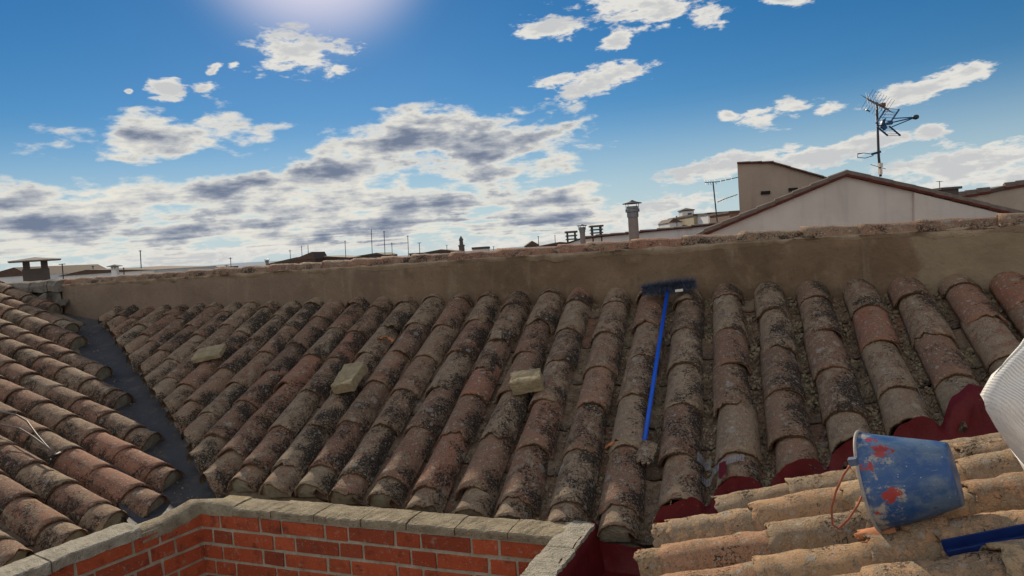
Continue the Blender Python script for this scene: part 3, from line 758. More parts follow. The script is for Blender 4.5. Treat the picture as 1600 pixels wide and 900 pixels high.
cuts = [365, 425, 493, 566, 636, 712, 795, 872]
cs = [ (zp(x, 793 + (x-365)*.0891) - cornerL).dot(dB) for x in cuts ]
cs[-1] = LB
for i in range(len(cs)-1):
    mb = MB(); slab(mb, cornerL + dB*(cs[i] + .002), cornerL + dB*(cs[i+1] - .004), nB, -.145 + random.uniform(-.006, .006), .012 + random.uniform(-.004, .004), ZC + random.uniform(-.003, .003), .033)
    mb.build('coping_slab', M['coping'], bp, smooth=False)
mb = MB(); mb.box(cornerL + dB*(cs[0] - .16) - nB*.15 + V((0, 0, -.045 )), dB*.155, nB*.11, V((0, 0, .05))); mb.build('corner_block', M['block'], bp, bevel=.006)
# left parapet
lp_ = thing('brick_parapet', zp(100, 850) + V((0,0,-1)), 'red brick parapet at the lower left with a pale coping slab along the left roof', 'parapet')
nLf = V((dL_.y, -dL_.x, 0)); 
if nLf.x < 0: nLf = -nLf
LA0 = -1.9
core_wall('mortar_core', lp_, cornerL + dL_*LA0, cornerL, nLf, .15, ZC - .034)
brick_face('brickwork', lp_, cornerL + dL_*LA0, dL_, nLf, 0, -LA0, ZC - .034, 12)
sE = (zp(225, 825) - cornerL).dot(dL_)
ss = [LA0, sE - .78, sE - .40, sE]
for a, b_ in zip(ss, ss[1:]):
    mb = MB(); slab(mb, cornerL + dL_*(a + .002), cornerL + dL_*(b_ - .004), nLf, -.15, .012, ZC + random.uniform(-.002, .003), .05); mb.build('coping_slab', M['coping_white'], lp_)
# cement fillet from the end of the slab round the corner
mb = MB(); g = []
for i in range(13):
    f = i/12; s_ = sE + (-sE)*f + .0; ctr = cornerL + dL_*s_; zz = ZC - .03 + .035*f*f
    r_ = []
    for (x_, z_) in ((.006, -.05), (.004, -.01), (-.03, .008), (-.09, .012), (-.15, -.02)):
        p = ctr + nLf*x_; p.z = zz + z_; p.z += .004*noise.noise(p*16); r_.append(mb.vert(p))
    g.append(r_)
for f in (.3, .7, 1.0):
    r_ = []
    s_ = cs[0]*f*1.0 - .005
    for (x_, z_) in ((.006, -.05), (.004, -.01), (-.03, .004), (-.09, .004), (-.14, -.02)):
        p = cornerL + dB*s_ + nB*x_; p.z = ZC + .002 + z_; p.z += .004*noise.noise(p*16); r_.append(mb.vert(p))
    g.append(r_)
for i in range(len(g)-1):
    for j in range(4): mb.face(g[i][j], g[i+1][j], g[i+1][j+1], g[i][j+1])
mb.build('cement_fillet', M['coping'], lp_, smooth=True)
# right parapet
r_in0, r_in1 = zp(872, 832), zp(813, 901); r_out0, r_out1 = zp(928, 813), zp(867, 901)
dR = (r_in0 - r_in1).normalized(); nR = V((-dR.y, dR.x, 0)); nR *= (1 if nR.x < 0 else -1)
wR = abs((r_out1 - r_in1).dot(nR))
rpz = thing('brick_parapet', r_in1 + V((0,0,-1)), 'short brick parapet at bottom centre with bright worn coping and a red painted outer side', 'parapet')
oR = r_in0 - dR*1.3
core_wall('mortar_core', rpz, oR, r_in0 + dR*.12, nR, wR, ZC - .034)
brick_face('brickwork', rpz, oR, dR, nR, 0, 1.3, ZC - .034, 12)
for a, b_ in ((0, .9), (.9, 1.16), (1.16, 1.43)):
    mb = MB(); slab(mb, oR + dR*(a + .002), oR + dR*(b_ - .003), nR, -wR, .006, ZC + random.uniform(0, .003), .045); mb.build('coping_slab', M['coping_white'], rpz)
mb = MB(); g = []
for i in range(40):
    s_ = 1.46*i/39; r_ = []
    for j in range(12):
        f = j/11; base = oR + dR*s_ - nR*(wR + .006 + .11*f*f + .006*noise.noise(V((s_*6, j*.3, 0)))); base.z = ZC + .004 - .30*f + (.012*noise.noise(V((s_*14, 0, 0))) if j == 0 else 0)
        if j == 0: base += nR*(.025 + .02*noise.noise(V((s_*9, 3, 0))))
        r_.append(mb.vert(base))
    g.append(r_)
for i in range(39):
    for j in range(11): mb.face(g[i][j], g[i][j+1], g[i+1][j+1], g[i+1][j])
# the painted end wall under the last row of tiles
mb.build('red_painted_side', M['red'], rpz, smooth=True)
# painted gutter floor between the parapet, the big roof and the right roof
mb = MB(); gA = [hitz(*q, ZC - .17) for q in [(925, 850), (1020, 826), (1020, 905), (880, 915)]]
g = []
for i in range(15):
    r_ = []
    for j in range(15):
        a = gA[0].lerp(gA[1], j/14); b_ = gA[3].lerp(gA[2], j/14); p = a.lerp(b_, i/14 *1.5); p.z = ZC - .17 + .012*noise.noise(p*8) - .02*i/14; r_.append(mb.vert(p))
    g.append(r_)
for i in range(14):
    for j in range(14): mb.face(g[i][j], g[i+1][j], g[i+1][j+1], g[i][j+1])
mb.build('painted_gutter_floor', M['red'], red, smooth=True)
# upstand below the tile ends, from the corner of the parapet to the valley
mb = MB(); g = []
a_ = P1(E_OF(-.75), EAVE1(E_OF(-.75)) - .01, -.09); b_ = P1(E_OF(.75), EAVE1(E_OF(.75)) - .01, -.10)
for i in range(25):
    f = i/24; r_ = []
    for j in range(8):
        p = a_.lerp(b_, f); p.z -= .12*j/7; p -= BW*(.05*(j/7)**2); p += V((.006*noise.noise(p*12), .006*noise.noise(p*12 + V((2,2,2))), .01*noise.noise(V((f*7, 0, 0))) if j == 0 else 0)); r_.append(mb.vert(p))
    g.append(r_)
for i in range(24):
    for j in range(7): mb.face(g[i][j], g[i][j+1], g[i+1][j+1], g[i+1][j])
mb.build('painted_upstand', M['red'], red, smooth=True)

# ------------------------------------------------------------------ crumbs of lichen and mortar in the channels
cr = MB()
for k in range(-23, 9):
    e = E_OF(k + .5); low, top = channel_low(e), TOP1(e); dens = 30 if k < -5 else (100 if k < -1 else 300)
    for _ in range(int(dens*(top - low))):
        x_ = random.gauss(0, .03); x_ = max(-.075, min(.075, x_)); t_ = random.uniform(low + .02, top)
        if k >= -1 and noise.noise(V((e*3, t_*3, 0))) < -.25: continue
        h = -.110 + (x_/.08)**2*.03
        rock(cr, P1(e + x_, t_, h), random.uniform(.004, .013)*(1.5 if k > 0 and random.random() < .4 else 1))
for _ in range(320):
    p = random.choice(fine) + side*random.gauss(0, .07); p.z += -.022 + .1*abs((p - p).length); rock(cr, p + dirv*random.uniform(-.08, .08), random.uniform(.003, .010))
o = cr.build('roof_debris', M['crumb'], None); tag(o, 'yellow grey crumbs of moss and mortar lying in the roof channels', 'debris', kind='stuff')

# ------------------------------------------------------------------ loose things on the main roof
def on_main(x, y, h=0.0):
    e, t_ = et1(x, y, h); return P1(e, t_, h)
def block(name, c, ax, bx, cx, label, cat, mat, group=None, chips=.004, seed=0):
    """worn block: box grid with knocked corners; ax, bx, cx are half vectors"""
    mb = MB(); n = 12; ids = {}
    def pt(i, j, k_):
        key = (i, j, k_)
        if key in ids: return ids[key]
        f = [2*i/n - 1, 2*j/n - 1, 2*k_/n - 1]; cn = sum(1 for q in f if abs(q) > .99)
        s_ = {1: 1.0, 2: .985, 3: .95}[max(1, cn)]
        p = V(c) + ax*(f[0]*(s_ if abs(f[0]) > .99 else 1)) + bx*(f[1]*(s_ if abs(f[1]) > .99 else 1)) + cx*(f[2]*(s_ if abs(f[2]) > .99 else 1))
        q = p*25 + V((seed, 0, 0)); p += V((noise.noise(q), noise.noise(q + V((9,0,0))), noise.noise(q + V((0,9,0)))))*chips*1.6 + V((noise.noise(q*3.2), noise.noise(q*3.2 + V((9,0,0))), noise.noise(q*3.2 + V((0,9,0)))))*chips*(.9 if cn > 1 else .5)
        ids[key] = mb.vert(p); return ids[key]
    for i in range(n):
        for j in range(n):
            for s_ in (0, n):
                qs = [(pt(i,j,s_), pt(i+1,j,s_), pt(i+1,j+1,s_), pt(i,j+1,s_)), (pt(i,s_,j), pt(i+1,s_,j), pt(i+1,s_,j+1), pt(i,s_,j+1)), (pt(s_,i,j), pt(s_,i+1,j), pt(s_,i+1,j+1), pt(s_,i,j+1))]
                for qn, q in enumerate(qs): mb.face(*(q if (s_ == n) ^ (qn == 1) else q[::-1]))
    o = mb.build(name, mat, None); tag(o, label, cat, 'pale blocks on the large roof' if name == 'concrete_block' else None); return o
# flat stone slab at the left, tilted block in the middle, squarish block to the right
c = on_main(327, 552, .03); d = (T1*.35 + O1*.93).normalized()
block('stone_slab', c, (O1*.9 + T1*.15).normalized()*.125, (T1*.9 - O1*.3).normalized()*.085, N1*.02, 'flat pale stone slab lying across two tile rows on the left of the large roof', 'stone', M['block'])
c = on_main(546, 590, .035); a = (at(563, 569, 4.7) - at(528, 612, 4.5)).normalized()
a = (T1*.97 - O1*.05).normalized()
block('concrete_block', c, O1.lerp(T1, .05).normalized()*.075, a*.125, N1*.035, 'pale yellowish block standing on end between two tile rows, left of the red tile', 'block', M['block'], seed=3)
c = on_main(823, 596, .045)
block('concrete_block', c, (O1*.99 + T1*.12).normalized()*.092, (T1*.97 - O1*.2).normalized()*.06, N1*.042, 'pale squarish block lying on the tiles nearest the blue broom', 'block', M['block'], seed=8)
# broken tile lumps
def shard(name, x, y, h, ln, r_, span, lift, up, sd, tint, mat, label, cat='tile fragment', group=None, tilt=0.0, base=on_main, nr=None):
    mb = MB(); p = base(x, y, h)
    tile(mb, p, up, sd, nr or N1, ln, r_, r_*.93, 0, lift, tint, jag=.018, ns=6, nr_=10, amax=span, rough=.004)
    o = mb.build(name, mat, None, smooth=True); tag(o, label, cat, group or 'broken tile fragments'); return o
shard('tile_fragment', 752, 572, .012, .16, .085, 60, .02, T1, (O1 - T1*.15).normalized(), (.1, .3, 1, 1), M['tile'], 'dark crusted tile fragment resting above the clean red tile')
shard('tile_fragment', 775, 527, .016, .10, .088, 62, .01, T1, O1, (.2, .9, .9, 1), M['tile'], 'short broken tile with an orange fractured edge, near the wall above the square block')
shard('tile_fragment', 1003, 722, -.02, .13, .06, 50, .02, (T1 + O1*.2).normalized(), (O1 - T1*.2).normalized(), (.0, .9, .5, 1), M['tile'], 'small grey tile fragment at the foot of the blue broom pole')
shard('tile_fragment', 968, 688, .004, .03, .109, 62, -.02, (T1 + O1*.1).normalized(), O1, (.8, 0, 0, 1), M['orange'], 'orange freshly broken tile edge just left of the broom pole end')
shard('tile_fragment', 597, 527, .006, .03, .104, 50, -.01, T1, O1, (.8, 0, 0, 1), M['orange'], 'orange broken tile piece high on the roof, up and right of the tilted block')
# broom
tipx = on_main(1007, 690, -.04); topp = on_main(1043, 455, .045)
br = thing('broom', tipx, 'blue broom with grey bristles, its long pole lying down the roof from the wall', 'broom')
mb = MB(); mb.tube([tipx, tipx.lerp(topp, .5) + N1*.004, topp], .0115, 10); mb.build('pole', M['bluepole'], br, smooth=True)
mb = MB(); mb.tube([tipx - (topp-tipx).normalized()*.07, tipx], [.009, .0115], 10); mb.build('pole_tip', M['dark'], br, smooth=True)
hc = on_main(1045, 447, .065); hx = (O1*.985 - T1*.0).normalized(); hy = (T1*.6 + N1*.5).normalized(); hz_ = hx.cross(hy).normalized()
HL = .165
mb = MB()
for i in range(1): mb.box(hc - hx*HL*.95 - hy*.012 - hz_*.012, hx*1.9*HL, hy*.024, hz_*.024)
mb.build('head', M['dark'], br, bevel=.005)
mb = MB()
for i in range(4500):
    a = random.uniform(-1, 1); b_ = random.uniform(-1, 1); p = hc + hx*(a*HL*.98) + hz_*(b_*.02)
    an_ = random.uniform(-math.pi, math.pi); dr = hy*math.cos(an_) + hz_*math.sin(an_) + hx*(a*.45 + random.gauss(0, .25))
    dr.normalize(); Lb = random.uniform(.028, .060)*(1 - .25*a*a); s_ = dr.cross(V((random.gauss(0,1), random.gauss(0,1), random.gauss(0,1)))).normalized()*.0012
    q = p + dr*Lb + V((0, 0, -.006)); mb.face(mb.vert(p - s_), mb.vert(p + s_), mb.vert(q + s_*.5), mb.vert(q - s_*.5))
mb.build('bristles', M['bristle'], br)
mb = MB(); lc_ = on_main(1061, 454, .085); mb.cbox(lc_, hx*.024, (T1*.8 + N1*.3).normalized()*.009, N1*.002); mb.build('sticker', M['paper'], br)

# ------------------------------------------------------------------ pale glass-fibre mesh scraps
def meshmat(name, col, sc, dens=0.55):
    m, t, b = newmat(name); p = t.node('ShaderNodeTexCoord').outputs['UV']; x_, y_, _ = t.xyz(p)[0:3]
    a = t.math('ABSOLUTE', t.math('SUBTRACT', t.math('FRACT', t.math('MULTIPLY', x_, sc)), .5)); b2 = t.math('ABSOLUTE', t.math('SUBTRACT', t.math('FRACT', t.math('MULTIPLY', y_, sc*.8)), .5))
    al_ = t.math('MAXIMUM', t.math('GREATER_THAN', a, .5 - dens*.5), t.math('GREATER_THAN', b2, .5 - dens*.35))
    t.l.new(al_, b.inputs['Alpha']); b.inputs['Base Color'].default_value = col + (1,); b.inputs['Roughness'].default_value = .6
    return m
def cloth(name, mat, grid, label=None, cat=None, parent=None, uvs=1.0):
    """grid of points with UVs in metres"""
    mb = MB(); ids = [[mb.vert(p) for p in row] for row in grid]
    for i in range(len(ids)-1):
        for j in range(len(ids[0])-1): mb.face(ids[i][j], ids[i][j+1], ids[i+1][j+1], ids[i+1][j])
    o = mb.build(name, mat, parent, smooth=True); me = o.data; uvl = me.uv_layers.new(name='UV'); nc = len(ids[0])
    for poly in me.polygons:
        for li in poly.loop_indices:
            vi = me.loops[li].vertex_index; i, j = divmod(vi, nc); uvl.data[li].uv = (j/(nc-1)*uvs, i/(len(ids)-1))
    if label: tag(o, label, cat)
    return o
def mesh_strip(x0, y0, x1, y1, wd, label):
    e0_, t0_ = et1(x0, y0); e1__, t1_ = et1(x1, y1); grid = []
    for i in range(5):
        row = []
        for j in range(25):
            f = j/24; e = e0_ + (e1__-e0_)*f; t_ = t0_ + (t1_-t0_)*f + wd*(i/4 - .5); row.append(P1(e, t_, max(cover_h(e, .012), -.09)))
        grid.append(row)
    return cloth('mesh_strip', meshmat('fibre_mesh', (.30, .29, .31), 17, .34), grid, label, 'mesh strip', uvs=1.6)
mesh_strip(1094, 733, 1163, 716, .045, 'pale glass fibre mesh strip over the tile end with a dab of red paint')
mesh_strip(1088, 706, 1108, 704, .06, 'small crumpled mesh scrap in the channel above the striped mesh strip')
mesh_strip(1432, 598, 1446, 625, .12, 'pale mesh scrap stuck in the channel near the white mesh sack')
mb = MB(); e0_, t0_ = et1(1129, 735); g = []
for i in range(7):
    r_ = []
    for j in range(7):
        e = e0_ + (i/6-.5)*.035*(1 - .3*abs(j/6-.5)); t_ = t0_ + (j/6 - .5)*.10; r_.append(mb.vert(P1(e, t_, cover_h(e, .016))))
    g.append(r_)
for i in range(6):
    for j in range(6): mb.face(g[i][j], g[i][j+1], g[i+1][j+1], g[i+1][j])
mb.build('paint_dab', M['red'], red, smooth=True)

# ------------------------------------------------------------------ BUCKET
m, t, b = newmat('blue_bucket_paint'); tcn = t.node('ShaderNodeTexCoord'); p = tcn.outputs['Object']; gp = p
n = t.noise(p, 9, 7, .65, .3); f = t.noise(p, 40, 6, .7); n2 = t.noise(t.vmath('ADD', p, (3, 8, 1)), 7, 5, .6)
hx_, hy_, hzz = t.xyz(p)[0:3]
c = t.mix(n2, (.013, .060, .19), (.028, .105, .29))
c = t.mix(t.ramp(t.math('ADD', n, t.math('MULTIPLY', f, .3)), .56, .80, 0, .8), c, (.14, .20, .27)); c = t.mix(t.ramp(t.noise(t.vmath('MULTIPLY', p, (6, 6, 1.2)), 14, 7, .7), .56, .66, 0, .5), c, (.20, .24, .28)); c = t.mix(t.ramp(f, .60, .70, 0, .5), c, (.008, .02, .05))
rim_near = t.ramp(hzz, .0, .26, 0, .20)
c = t.mix(t.math('MULTIPLY', t.ramp(t.math('ADD', t.noise(t.vmath('ADD', p, (1, 4, 2)), 17, 6, .7), rim_near), .68, .78), .8), c, (.42, .38, .30))
rc_, bc_ = None, None
pn = t.vmath('ADD', p, t.vmath('SCALE', t.comb(t.math('SUBTRACT', n, .5), t.math('SUBTRACT', n2, .5), t.math('SUBTRACT', f, .5)), None, .12))
red_in = [t.node('ShaderNodeVectorMath', operation='SUBTRACT') for _ in range(5)]
rmin = None
for q_, rad in zip(red_in, (.018, .024, .027, .013, .012)):
    t.l.new(pn, q_.inputs[0]); dd_ = t.math('DIVIDE', t.vmath('LENGTH', q_.outputs[0]), rad); rmin = dd_ if rmin is None else t.math('MINIMUM', rmin, dd_)
c = t.mix(t.math('MULTIPLY', t.ramp(rmin, 1.0, .86), .93), c, (.34, .030, .020))
sp_ = t.ramp(t.voro(p, 45), .06, .10, .6, 0); c = t.mix(sp_, c, (.5, .5, .48))
t.l.new(c, b.inputs['Base Color']); b.inputs['Roughness'].default_value = .38; b.inputs['Specular IOR Level'].default_value = .5; bump(t, b, t.math('ADD', n, f), .25, .003); M['bucket'] = m
YB = 2.42*S3
rim_t, rim_b = at(1336, 678, YB*1.035), at(1381, 827, YB*1.02); bas_t, bas_b = at(1484, 690, YB*.975), at(1502, 790, YB*.96)
rc_, bc_ = (rim_t+rim_b)/2, (bas_t+bas_b)/2
r_r, r_b = (rim_t-rim_b).length/2, (bas_t-bas_b).length/2
axis = (rc_ - bc_); HB = axis.length*1.0; axis.normalize()
bk = thing('bucket', bc_, 'battered blue bucket splashed with red paint, lying on its side on the sunlit tiles', 'bucket')
rot = axis.to_track_quat('Z', 'Y').to_matrix().to_4x4(); bk.matrix_world = Matrix.Translation(bc_) @ rot
def local_build(mb, name, mat, smooth=True):
    o = mb.build(name, mat, None, smooth=smooth); o.parent = bk; return o
mb = MB(); Z = V((0, 0, 1))
prof = [(0, 0.001), (0, r_b*.6), (0, r_b*.97), (.006, r_b), (HB*.15, r_b + (r_r-r_b)*.14), (HB*.4, r_b + (r_r-r_b)*.39), (HB*.7, r_b + (r_r-r_b)*.69), (HB*.985, r_r), (HB, r_r), (HB, r_r - .004), (HB*.98, r_r - .005), (HB*.5, (r_b+r_r)/2 - .004), (.01, r_b - .005), (.01, .001)]
mb.lathe(V((0,0,0)), Z, prof, 56, ref=V((1,0,0)))
mb.v = [tuple(V(q) + V((q[0], q[1], 0))*(.05*noise.noise(V(q)*7 + V((3,3,3))))) for q in mb.v]
local_build(mb, 'body', M['bucket'])
mb = MB(); mb.tube([V((math.cos(a)*(r_r+.003), math.sin(a)*(r_r+.003), HB - .004)) for a in [i*2*math.pi/48 for i in range(49)]], .005, 8, False)
mb.v = [tuple(V(q) + V((q[0], q[1], 0))*(.05*noise.noise(V(q)*7 + V((3,3,3))))) for q in mb.v]
local_build(mb, 'rim', plain('rim_worn_paint', (.34, .32, .30), .6, 0, .5, 40, .2))
inv = (Matrix.Translation(bc_) @ rot).inverted()
def on_bucket(x_, y_):      # first crossing of the sight line with the bucket's cone
    r = ray(x_, y_); best = None
    for i in range(400):
        q = inv @ (r * ((YB - .3 + i*.0015)/r.y)); rr = r_b + (r_r - r_b)*q.z/HB
        if math.hypot(q.x, q.y) <= rr: return q
    return V((9, 9, 9))
for q_, xy in zip(red_in, ((1362, 688), (1376, 706), (1390, 772), (1358, 728), (1366, 808))):
    q_.inputs[1].default_value = on_bucket(*xy)
L = lambda x_, y_, Y_: inv @ at(x_, y_, Y_)
mb = MB(); ear = at(1330, 722, YB*.95); hpts = [(1332, 722, .95), (1318, 742, .94), (1306, 768, .935), (1299, 795, .93), (1301, 820, .93), (1310, 826, .93), (1325, 812, .94), (1340, 790, .95), (1346, 776, .96)]
mb.tube([inv @ at(x_, y_, YB*f_) for x_, y_, f_ in hpts], .0032, 8); local_build(mb, 'handle', plain('rusty_wire', (.30, .09, .05), .8, .2, .6, 60, .2))
mb = MB(); e_ = L(1333, 721, YB*.95); mb.cbox(e_, V((.014, 0, 0)), V((0, .010, 0)), V((0, 0, .012))); o = local_build(mb, 'handle_ear', plain('ear_metal', (.10, .13, .20), .6, .2, .3, 60, .2), False)

# shards and tray in right foreground
def on_right(x, y, h=0.0): return hitp(x, y, N3, D3 - h)
shard('tile_fragment', 1348, 829, .010, .09, .060, 55, .01, U3, H3, (.9, 0, 0, 1), M['orange'], 'clean orange tile fragment under the mouth of the bucket', base=on_right, nr=N3)
shard('tile_fragment', 1410, 822, .012, .12, .085, 62, .01, U3, H3, (.5, .5, .3, 1), M['tile_right'], 'brown broken tile piece in front of the base of the bucket', base=on_right, nr=N3)
ty0 = on_right(1480, 868, -.035); ty1 = on_right(1640, 838, -.035)
tr = thing('plastic_trough', ty0, 'navy blue plastic trough lying between tile rows at the lower right corner', 'trough')
d = (ty1 - ty0).normalized(); sd_ = H3
mb = MB(); mb.box(ty0 - sd_*.026, d*(ty1-ty0).length, sd_*.052, N3*.006); mb.build('base', M['navy'], tr)
mb = MB(); mb.box(ty0 - sd_*.032, d*(ty1-ty0).length, sd_*.005, N3*.028); mb.build('side_wall', M['navy'], tr, bevel=.002)
mb = MB(); mb.box(ty0 + sd_*.027, d*(ty1-ty0).length, sd_*.005, N3*.034); mb.build('side_wall', M['navy'], tr, bevel=.002)

# ------------------------------------------------------------------ white mesh sack at the right edge
m, t, b = newmat('white_woven_mesh'); p = t.node('ShaderNodeTexCoord').outputs['UV']; x_, y_, _ = t.xyz(p)[0:3]
wv_ = t.math('ADD', t.math('MULTIPLY', t.math('ADD', x_, t.math('MULTIPLY', y_, .35)), 70), 0.0)
wv_ = t.math('MULTIPLY', t.vmath('DOT_PRODUCT', objc(t), (.80, .1, .60)), 125)
a = t.math('ABSOLUTE', t.math('SUBTRACT', t.math('FRACT', wv_), .5))
al_ = t.ramp(a, .14, .34, .55, 0.97)
t.l.new(al_, b.inputs['Alpha']); b.inputs['Base Color'].default_value = (.80, .79, .76, 1); b.inputs['Roughness'].default_value = .6
M['sackmesh'] = m
YS = 1.95
prof_s = [(1606, 520, 1760), (1592, 540, 1770), (1572, 562, 1780), (1552, 588, 1785), (1536, 618, 1790), (1540, 640, 1790), (1556, 668, 1790), (1576, 698, 1790), (1596, 722, 1780), (1616, 746, 1770), (1640, 765, 1740)]
for side_ in (0,):
    ringpts = []
    for i, (xl, yy_, xr) in enumerate(prof_s):
        row = []
        for j in range(41):
            a = j/40*2*math.pi; xc = (xl+xr)/2; hw = (xr-xl)/2; x_ = xc - hw*math.cos(a); dep = YS - .10*math.sin(a)*(math.sin(math.pi*min(1, (i+.6)/11)))
            p = at(x_, yy_ + (x_-xl)*.10, YS); p.y = dep; fo = noise.noise(V((x_*.012, yy_*.016, dep*3)))*.05 + abs(noise.noise(V((x_*.018 + yy_*.02, 3, 0))))*.08
            if j not in (0, 40): p += V((0, -fo, fo*.3))
            row.append(p)
        ringpts.append(row)
sack = cloth('mesh_sack', M['sackmesh'], ringpts, 'white woven mesh sack entering the picture at the right edge', 'sack', uvs=1.0)
# ------------------------------------------------------------------ cable on the left roof
def on_left(x, y, h=0.0): return hitp(x, y, N2, D2 - h)
cb = thing('cable', on_left(84, 712, .03), 'thin grey cable pair with a black end hanging over the left roof', 'cable')
mb = MB(); mb.tube([on_left(x_, y_, h) for x_, y_, h in [(-40, 640, .05), (-5, 642, .06), (25, 648, .06), (42, 658, .05), (58, 680, .04), (72, 696, .035), (86, 710, .03)]], .0055, 8); mb.build('strand', M['cablegrey'], cb, smooth=True)
mb = MB(); mb.tube([on_left(x_, y_, h) for x_, y_, h in [(-40, 660, .05), (0, 663, .055), (30, 669, .05), (50, 681, .04), (66, 693, .035), (80, 704, .03)]], .005, 8); mb.build('strand', M['cablegrey'], cb, smooth=True)
mb = MB(); mb.tube([on_left(78, 716, .03), on_left(94, 708, .03)], .011, 8); mb.tube([on_left(80, 714, .03), on_left(77, 726, .01)], .006, 8); mb.build('black_end', M['black'], cb, smooth=True)

# ------------------------------------------------------------------ GROUND, COURTYARD, HOUSE BODY
mb = MB(); n = 40
for i in range(n+1):
    for j in range(n+1):
        f = lambda q: math.copysign(abs(2*q/n - 1)**3, 2*q/n - 1)*9000
        mb.vert(V((f(i), f(j), -7.0)))
for i in range(n):
    for j in range(n): a = i*(n+1)+j; mb.face(a, a+n+1, a+n+2, a+1)
tag(mb.build('ground', M['ground']), kind='structure')
mb = MB(); c0_ = cornerL + dL_*LA0; mb.box(V((c0_.x, c0_.y - .5, -4.5)) - dB*.2, dB*2.6, V((.6, 2.2, 0)), V((0, 0, .05))); tag(mb.build('courtyard_floor', M['joint']), kind='structure')
# low wall body carrying the roofs, under them
mb = MB(); sa, sb_ = sL, sR
pA = [WP(sMid + .2, -.05, -7), WP(sR, -.05, -7), WP(sR, -1.0, -7), WP(sR - .5, -1.6, -7), WP(0, -1.4, -7), WP(sMid + 2.2, -1.3, -7)]
mb.prism(pA, V((0, 0, 5.4))); tag(mb.build('house_walls', M['white']), 'plain house walls that carry the large tiled roof', 'house')

# ------------------------------------------------------------------ hills
mb = MB(); pr = None
for i in range(81):
    a = R(-75 + 110*i/80); d_ = 6500; top = 4 + 30*max(0, noise.noise(V((i*.11, 3, 0))) + .2) ; az_ = math.degrees(a)
    top += 22*math.exp(-((az_ + 22)/5)**2)
    q = [mb.vert(V((math.sin(a)*d_, math.cos(a)*d_, -7))), mb.vert(V((math.sin(a)*(d_+600), math.cos(a)*(d_+600), top))), mb.vert(V((math.sin(a)*(d_+1800), math.cos(a)*(d_+1800), -7)))]
    if pr: mb.face(pr[0], q[0], q[1], pr[1]); mb.face(pr[1], q[1], q[2], pr[2])
    pr = q
tag(mb.build('hills', M['hill'], smooth=True), kind='structure')

# ------------------------------------------------------------------ NEIGHBOURS
GZ = -7.0
def verge(name, parent, a, b_, w_, depth, mat, n=None, lip=.03):
    """row of tiles seen from the side along a sloping wall top a->b; depth = vector into the roof"""
    mb = MB(); d = b_ - a; L_ = d.length; d.normalize(); n = n or max(3, int(L_/.30)); st = L_/n; up = V((0,0,1)); dp = V(depth)
    for i in range(n):
        p = a + d*(i*st) - dp.normalized()*.07; z0 = .010*noise.noise(p*3); lp2 = lip*.45
        if d.z > 0: q0, q1 = p + up*(z0 + lp2), p + d*(st*1.1) + up*z0
        else: q0, q1 = p + up*z0, p + d*(st*1.1) + up*(z0 + lp2)
        y_ = dp.normalized()
        prof_ = [V((0, 0, 0)), up*w_*.34 - y_*.012, up*w_*.44 + y_*.015, up*w_*.85 + y_*.03, up*w_ + y_*.09, y_*.2 + up*w_*.75, y_*.2]
        A_ = [mb.vert(q0 + x_) for x_ in prof_]; B_ = [mb.vert(q1 + x_*.94) for x_ in prof_]
        for k_ in range(7):
            mb.m = 1 if k_ in (0, 6) else 0; mb.face(A_[k_], B_[k_], B_[(k_+1) % 7], A_[(k_+1) % 7])
        mb.m = 0; mb.face(*A_[::-1]); mb.face(*B_)
    mat = [M['verge_top'], M['verge_low']]
    return mb.build(name, mat, parent)
def gable(label, outline, Y, depth, wmat, rmat, parts=(), cat='house', edge=.10, skew=.0, name='house', vg=True, dxf=.25):
    """house whose gable wall faces us; outline = roofline in photo columns turned into points at distance Y"""
    pts = [at(x_, y_, Y + skew*(x_-outline[0][0])/100) for x_, y_ in outline]; dp = V((depth*dxf, depth, 0))
    o = thing(name, V((pts[0].x, pts[0].y, GZ)), label, cat)
    a = [V((p.x, p.y, GZ)) for p in (pts[0], pts[-1])]
    mb = MB(); mb.prism([a[0]] + pts + [a[1]], dp); mb.build('wall', wmat, o)
    if vg:
        mbr = MB()
        for p, q_ in zip(pts, pts[1:]):
            dn = (q_-p).normalized(); upn = V((0,0,1)); mbr.prism([p + upn*.012 - dp.normalized()*.05, q_ + upn*.012 - dp.normalized()*.05, q_ + upn*edge*.6 - dp.normalized()*.05, p + upn*edge*.6 - dp.normalized()*.05], dp*1.02)
        mbr.build('roof', rmat, o)
        for p, q_ in zip(pts, pts[1:]):
            if (q_-p).length > .5: verge('verge_tiles', o, p + V((0,0,.0)), q_ + V((0,0,.0)), edge, dp, M['roofedge'])
    return o, pts, dp
# pinkish gabled house on the right
gh, gp_, gd = gable('pinkish white gabled house with a tiled verge, filling the right skyline', [(1040, 405), (1100, 369), (1322, 276), (1428, 300), (1600, 341), (1700, 366)], 11.5, 6.0, M['pinkwall'], M['roofedge'], edge=.115)
# second wall plane right of the crack
mb = MB(); a = at(1429, 301, 11.45); b_ = at(1429, 380, 11.45); c_ = at(1700, 400, 11.45); d = at(1700, 367, 11.45); mb.prism([a, b_, c_, d], V((0, .04, 0))); mb.build('wall_panel', wallmat('pale_render_panel', (0.50, 0.44, 0.40), (0.60, 0.53, 0.48)), gh)
# tall beige block behind it, with shed roof and small vents
tb_, tp_, td_ = gable('tall plain beige wall building with two small vents, behind the gabled house', [(1152, 256), (1207, 255), (1285, 278), (1400, 312)], 16.0, 5.0, M['beigewall'], M['roofdark'], edge=.05, dxf=.42)
for (x_, y_) in ((1196, 301), (1239, 296)):
    mb = MB(); p = at(x_, y_, 15.99); mb.cbox(p, V((.10, 0, 0)), V((0, .03, 0)), V((0, 0, .035))); mb.build('vent', M['opening'], tb_)
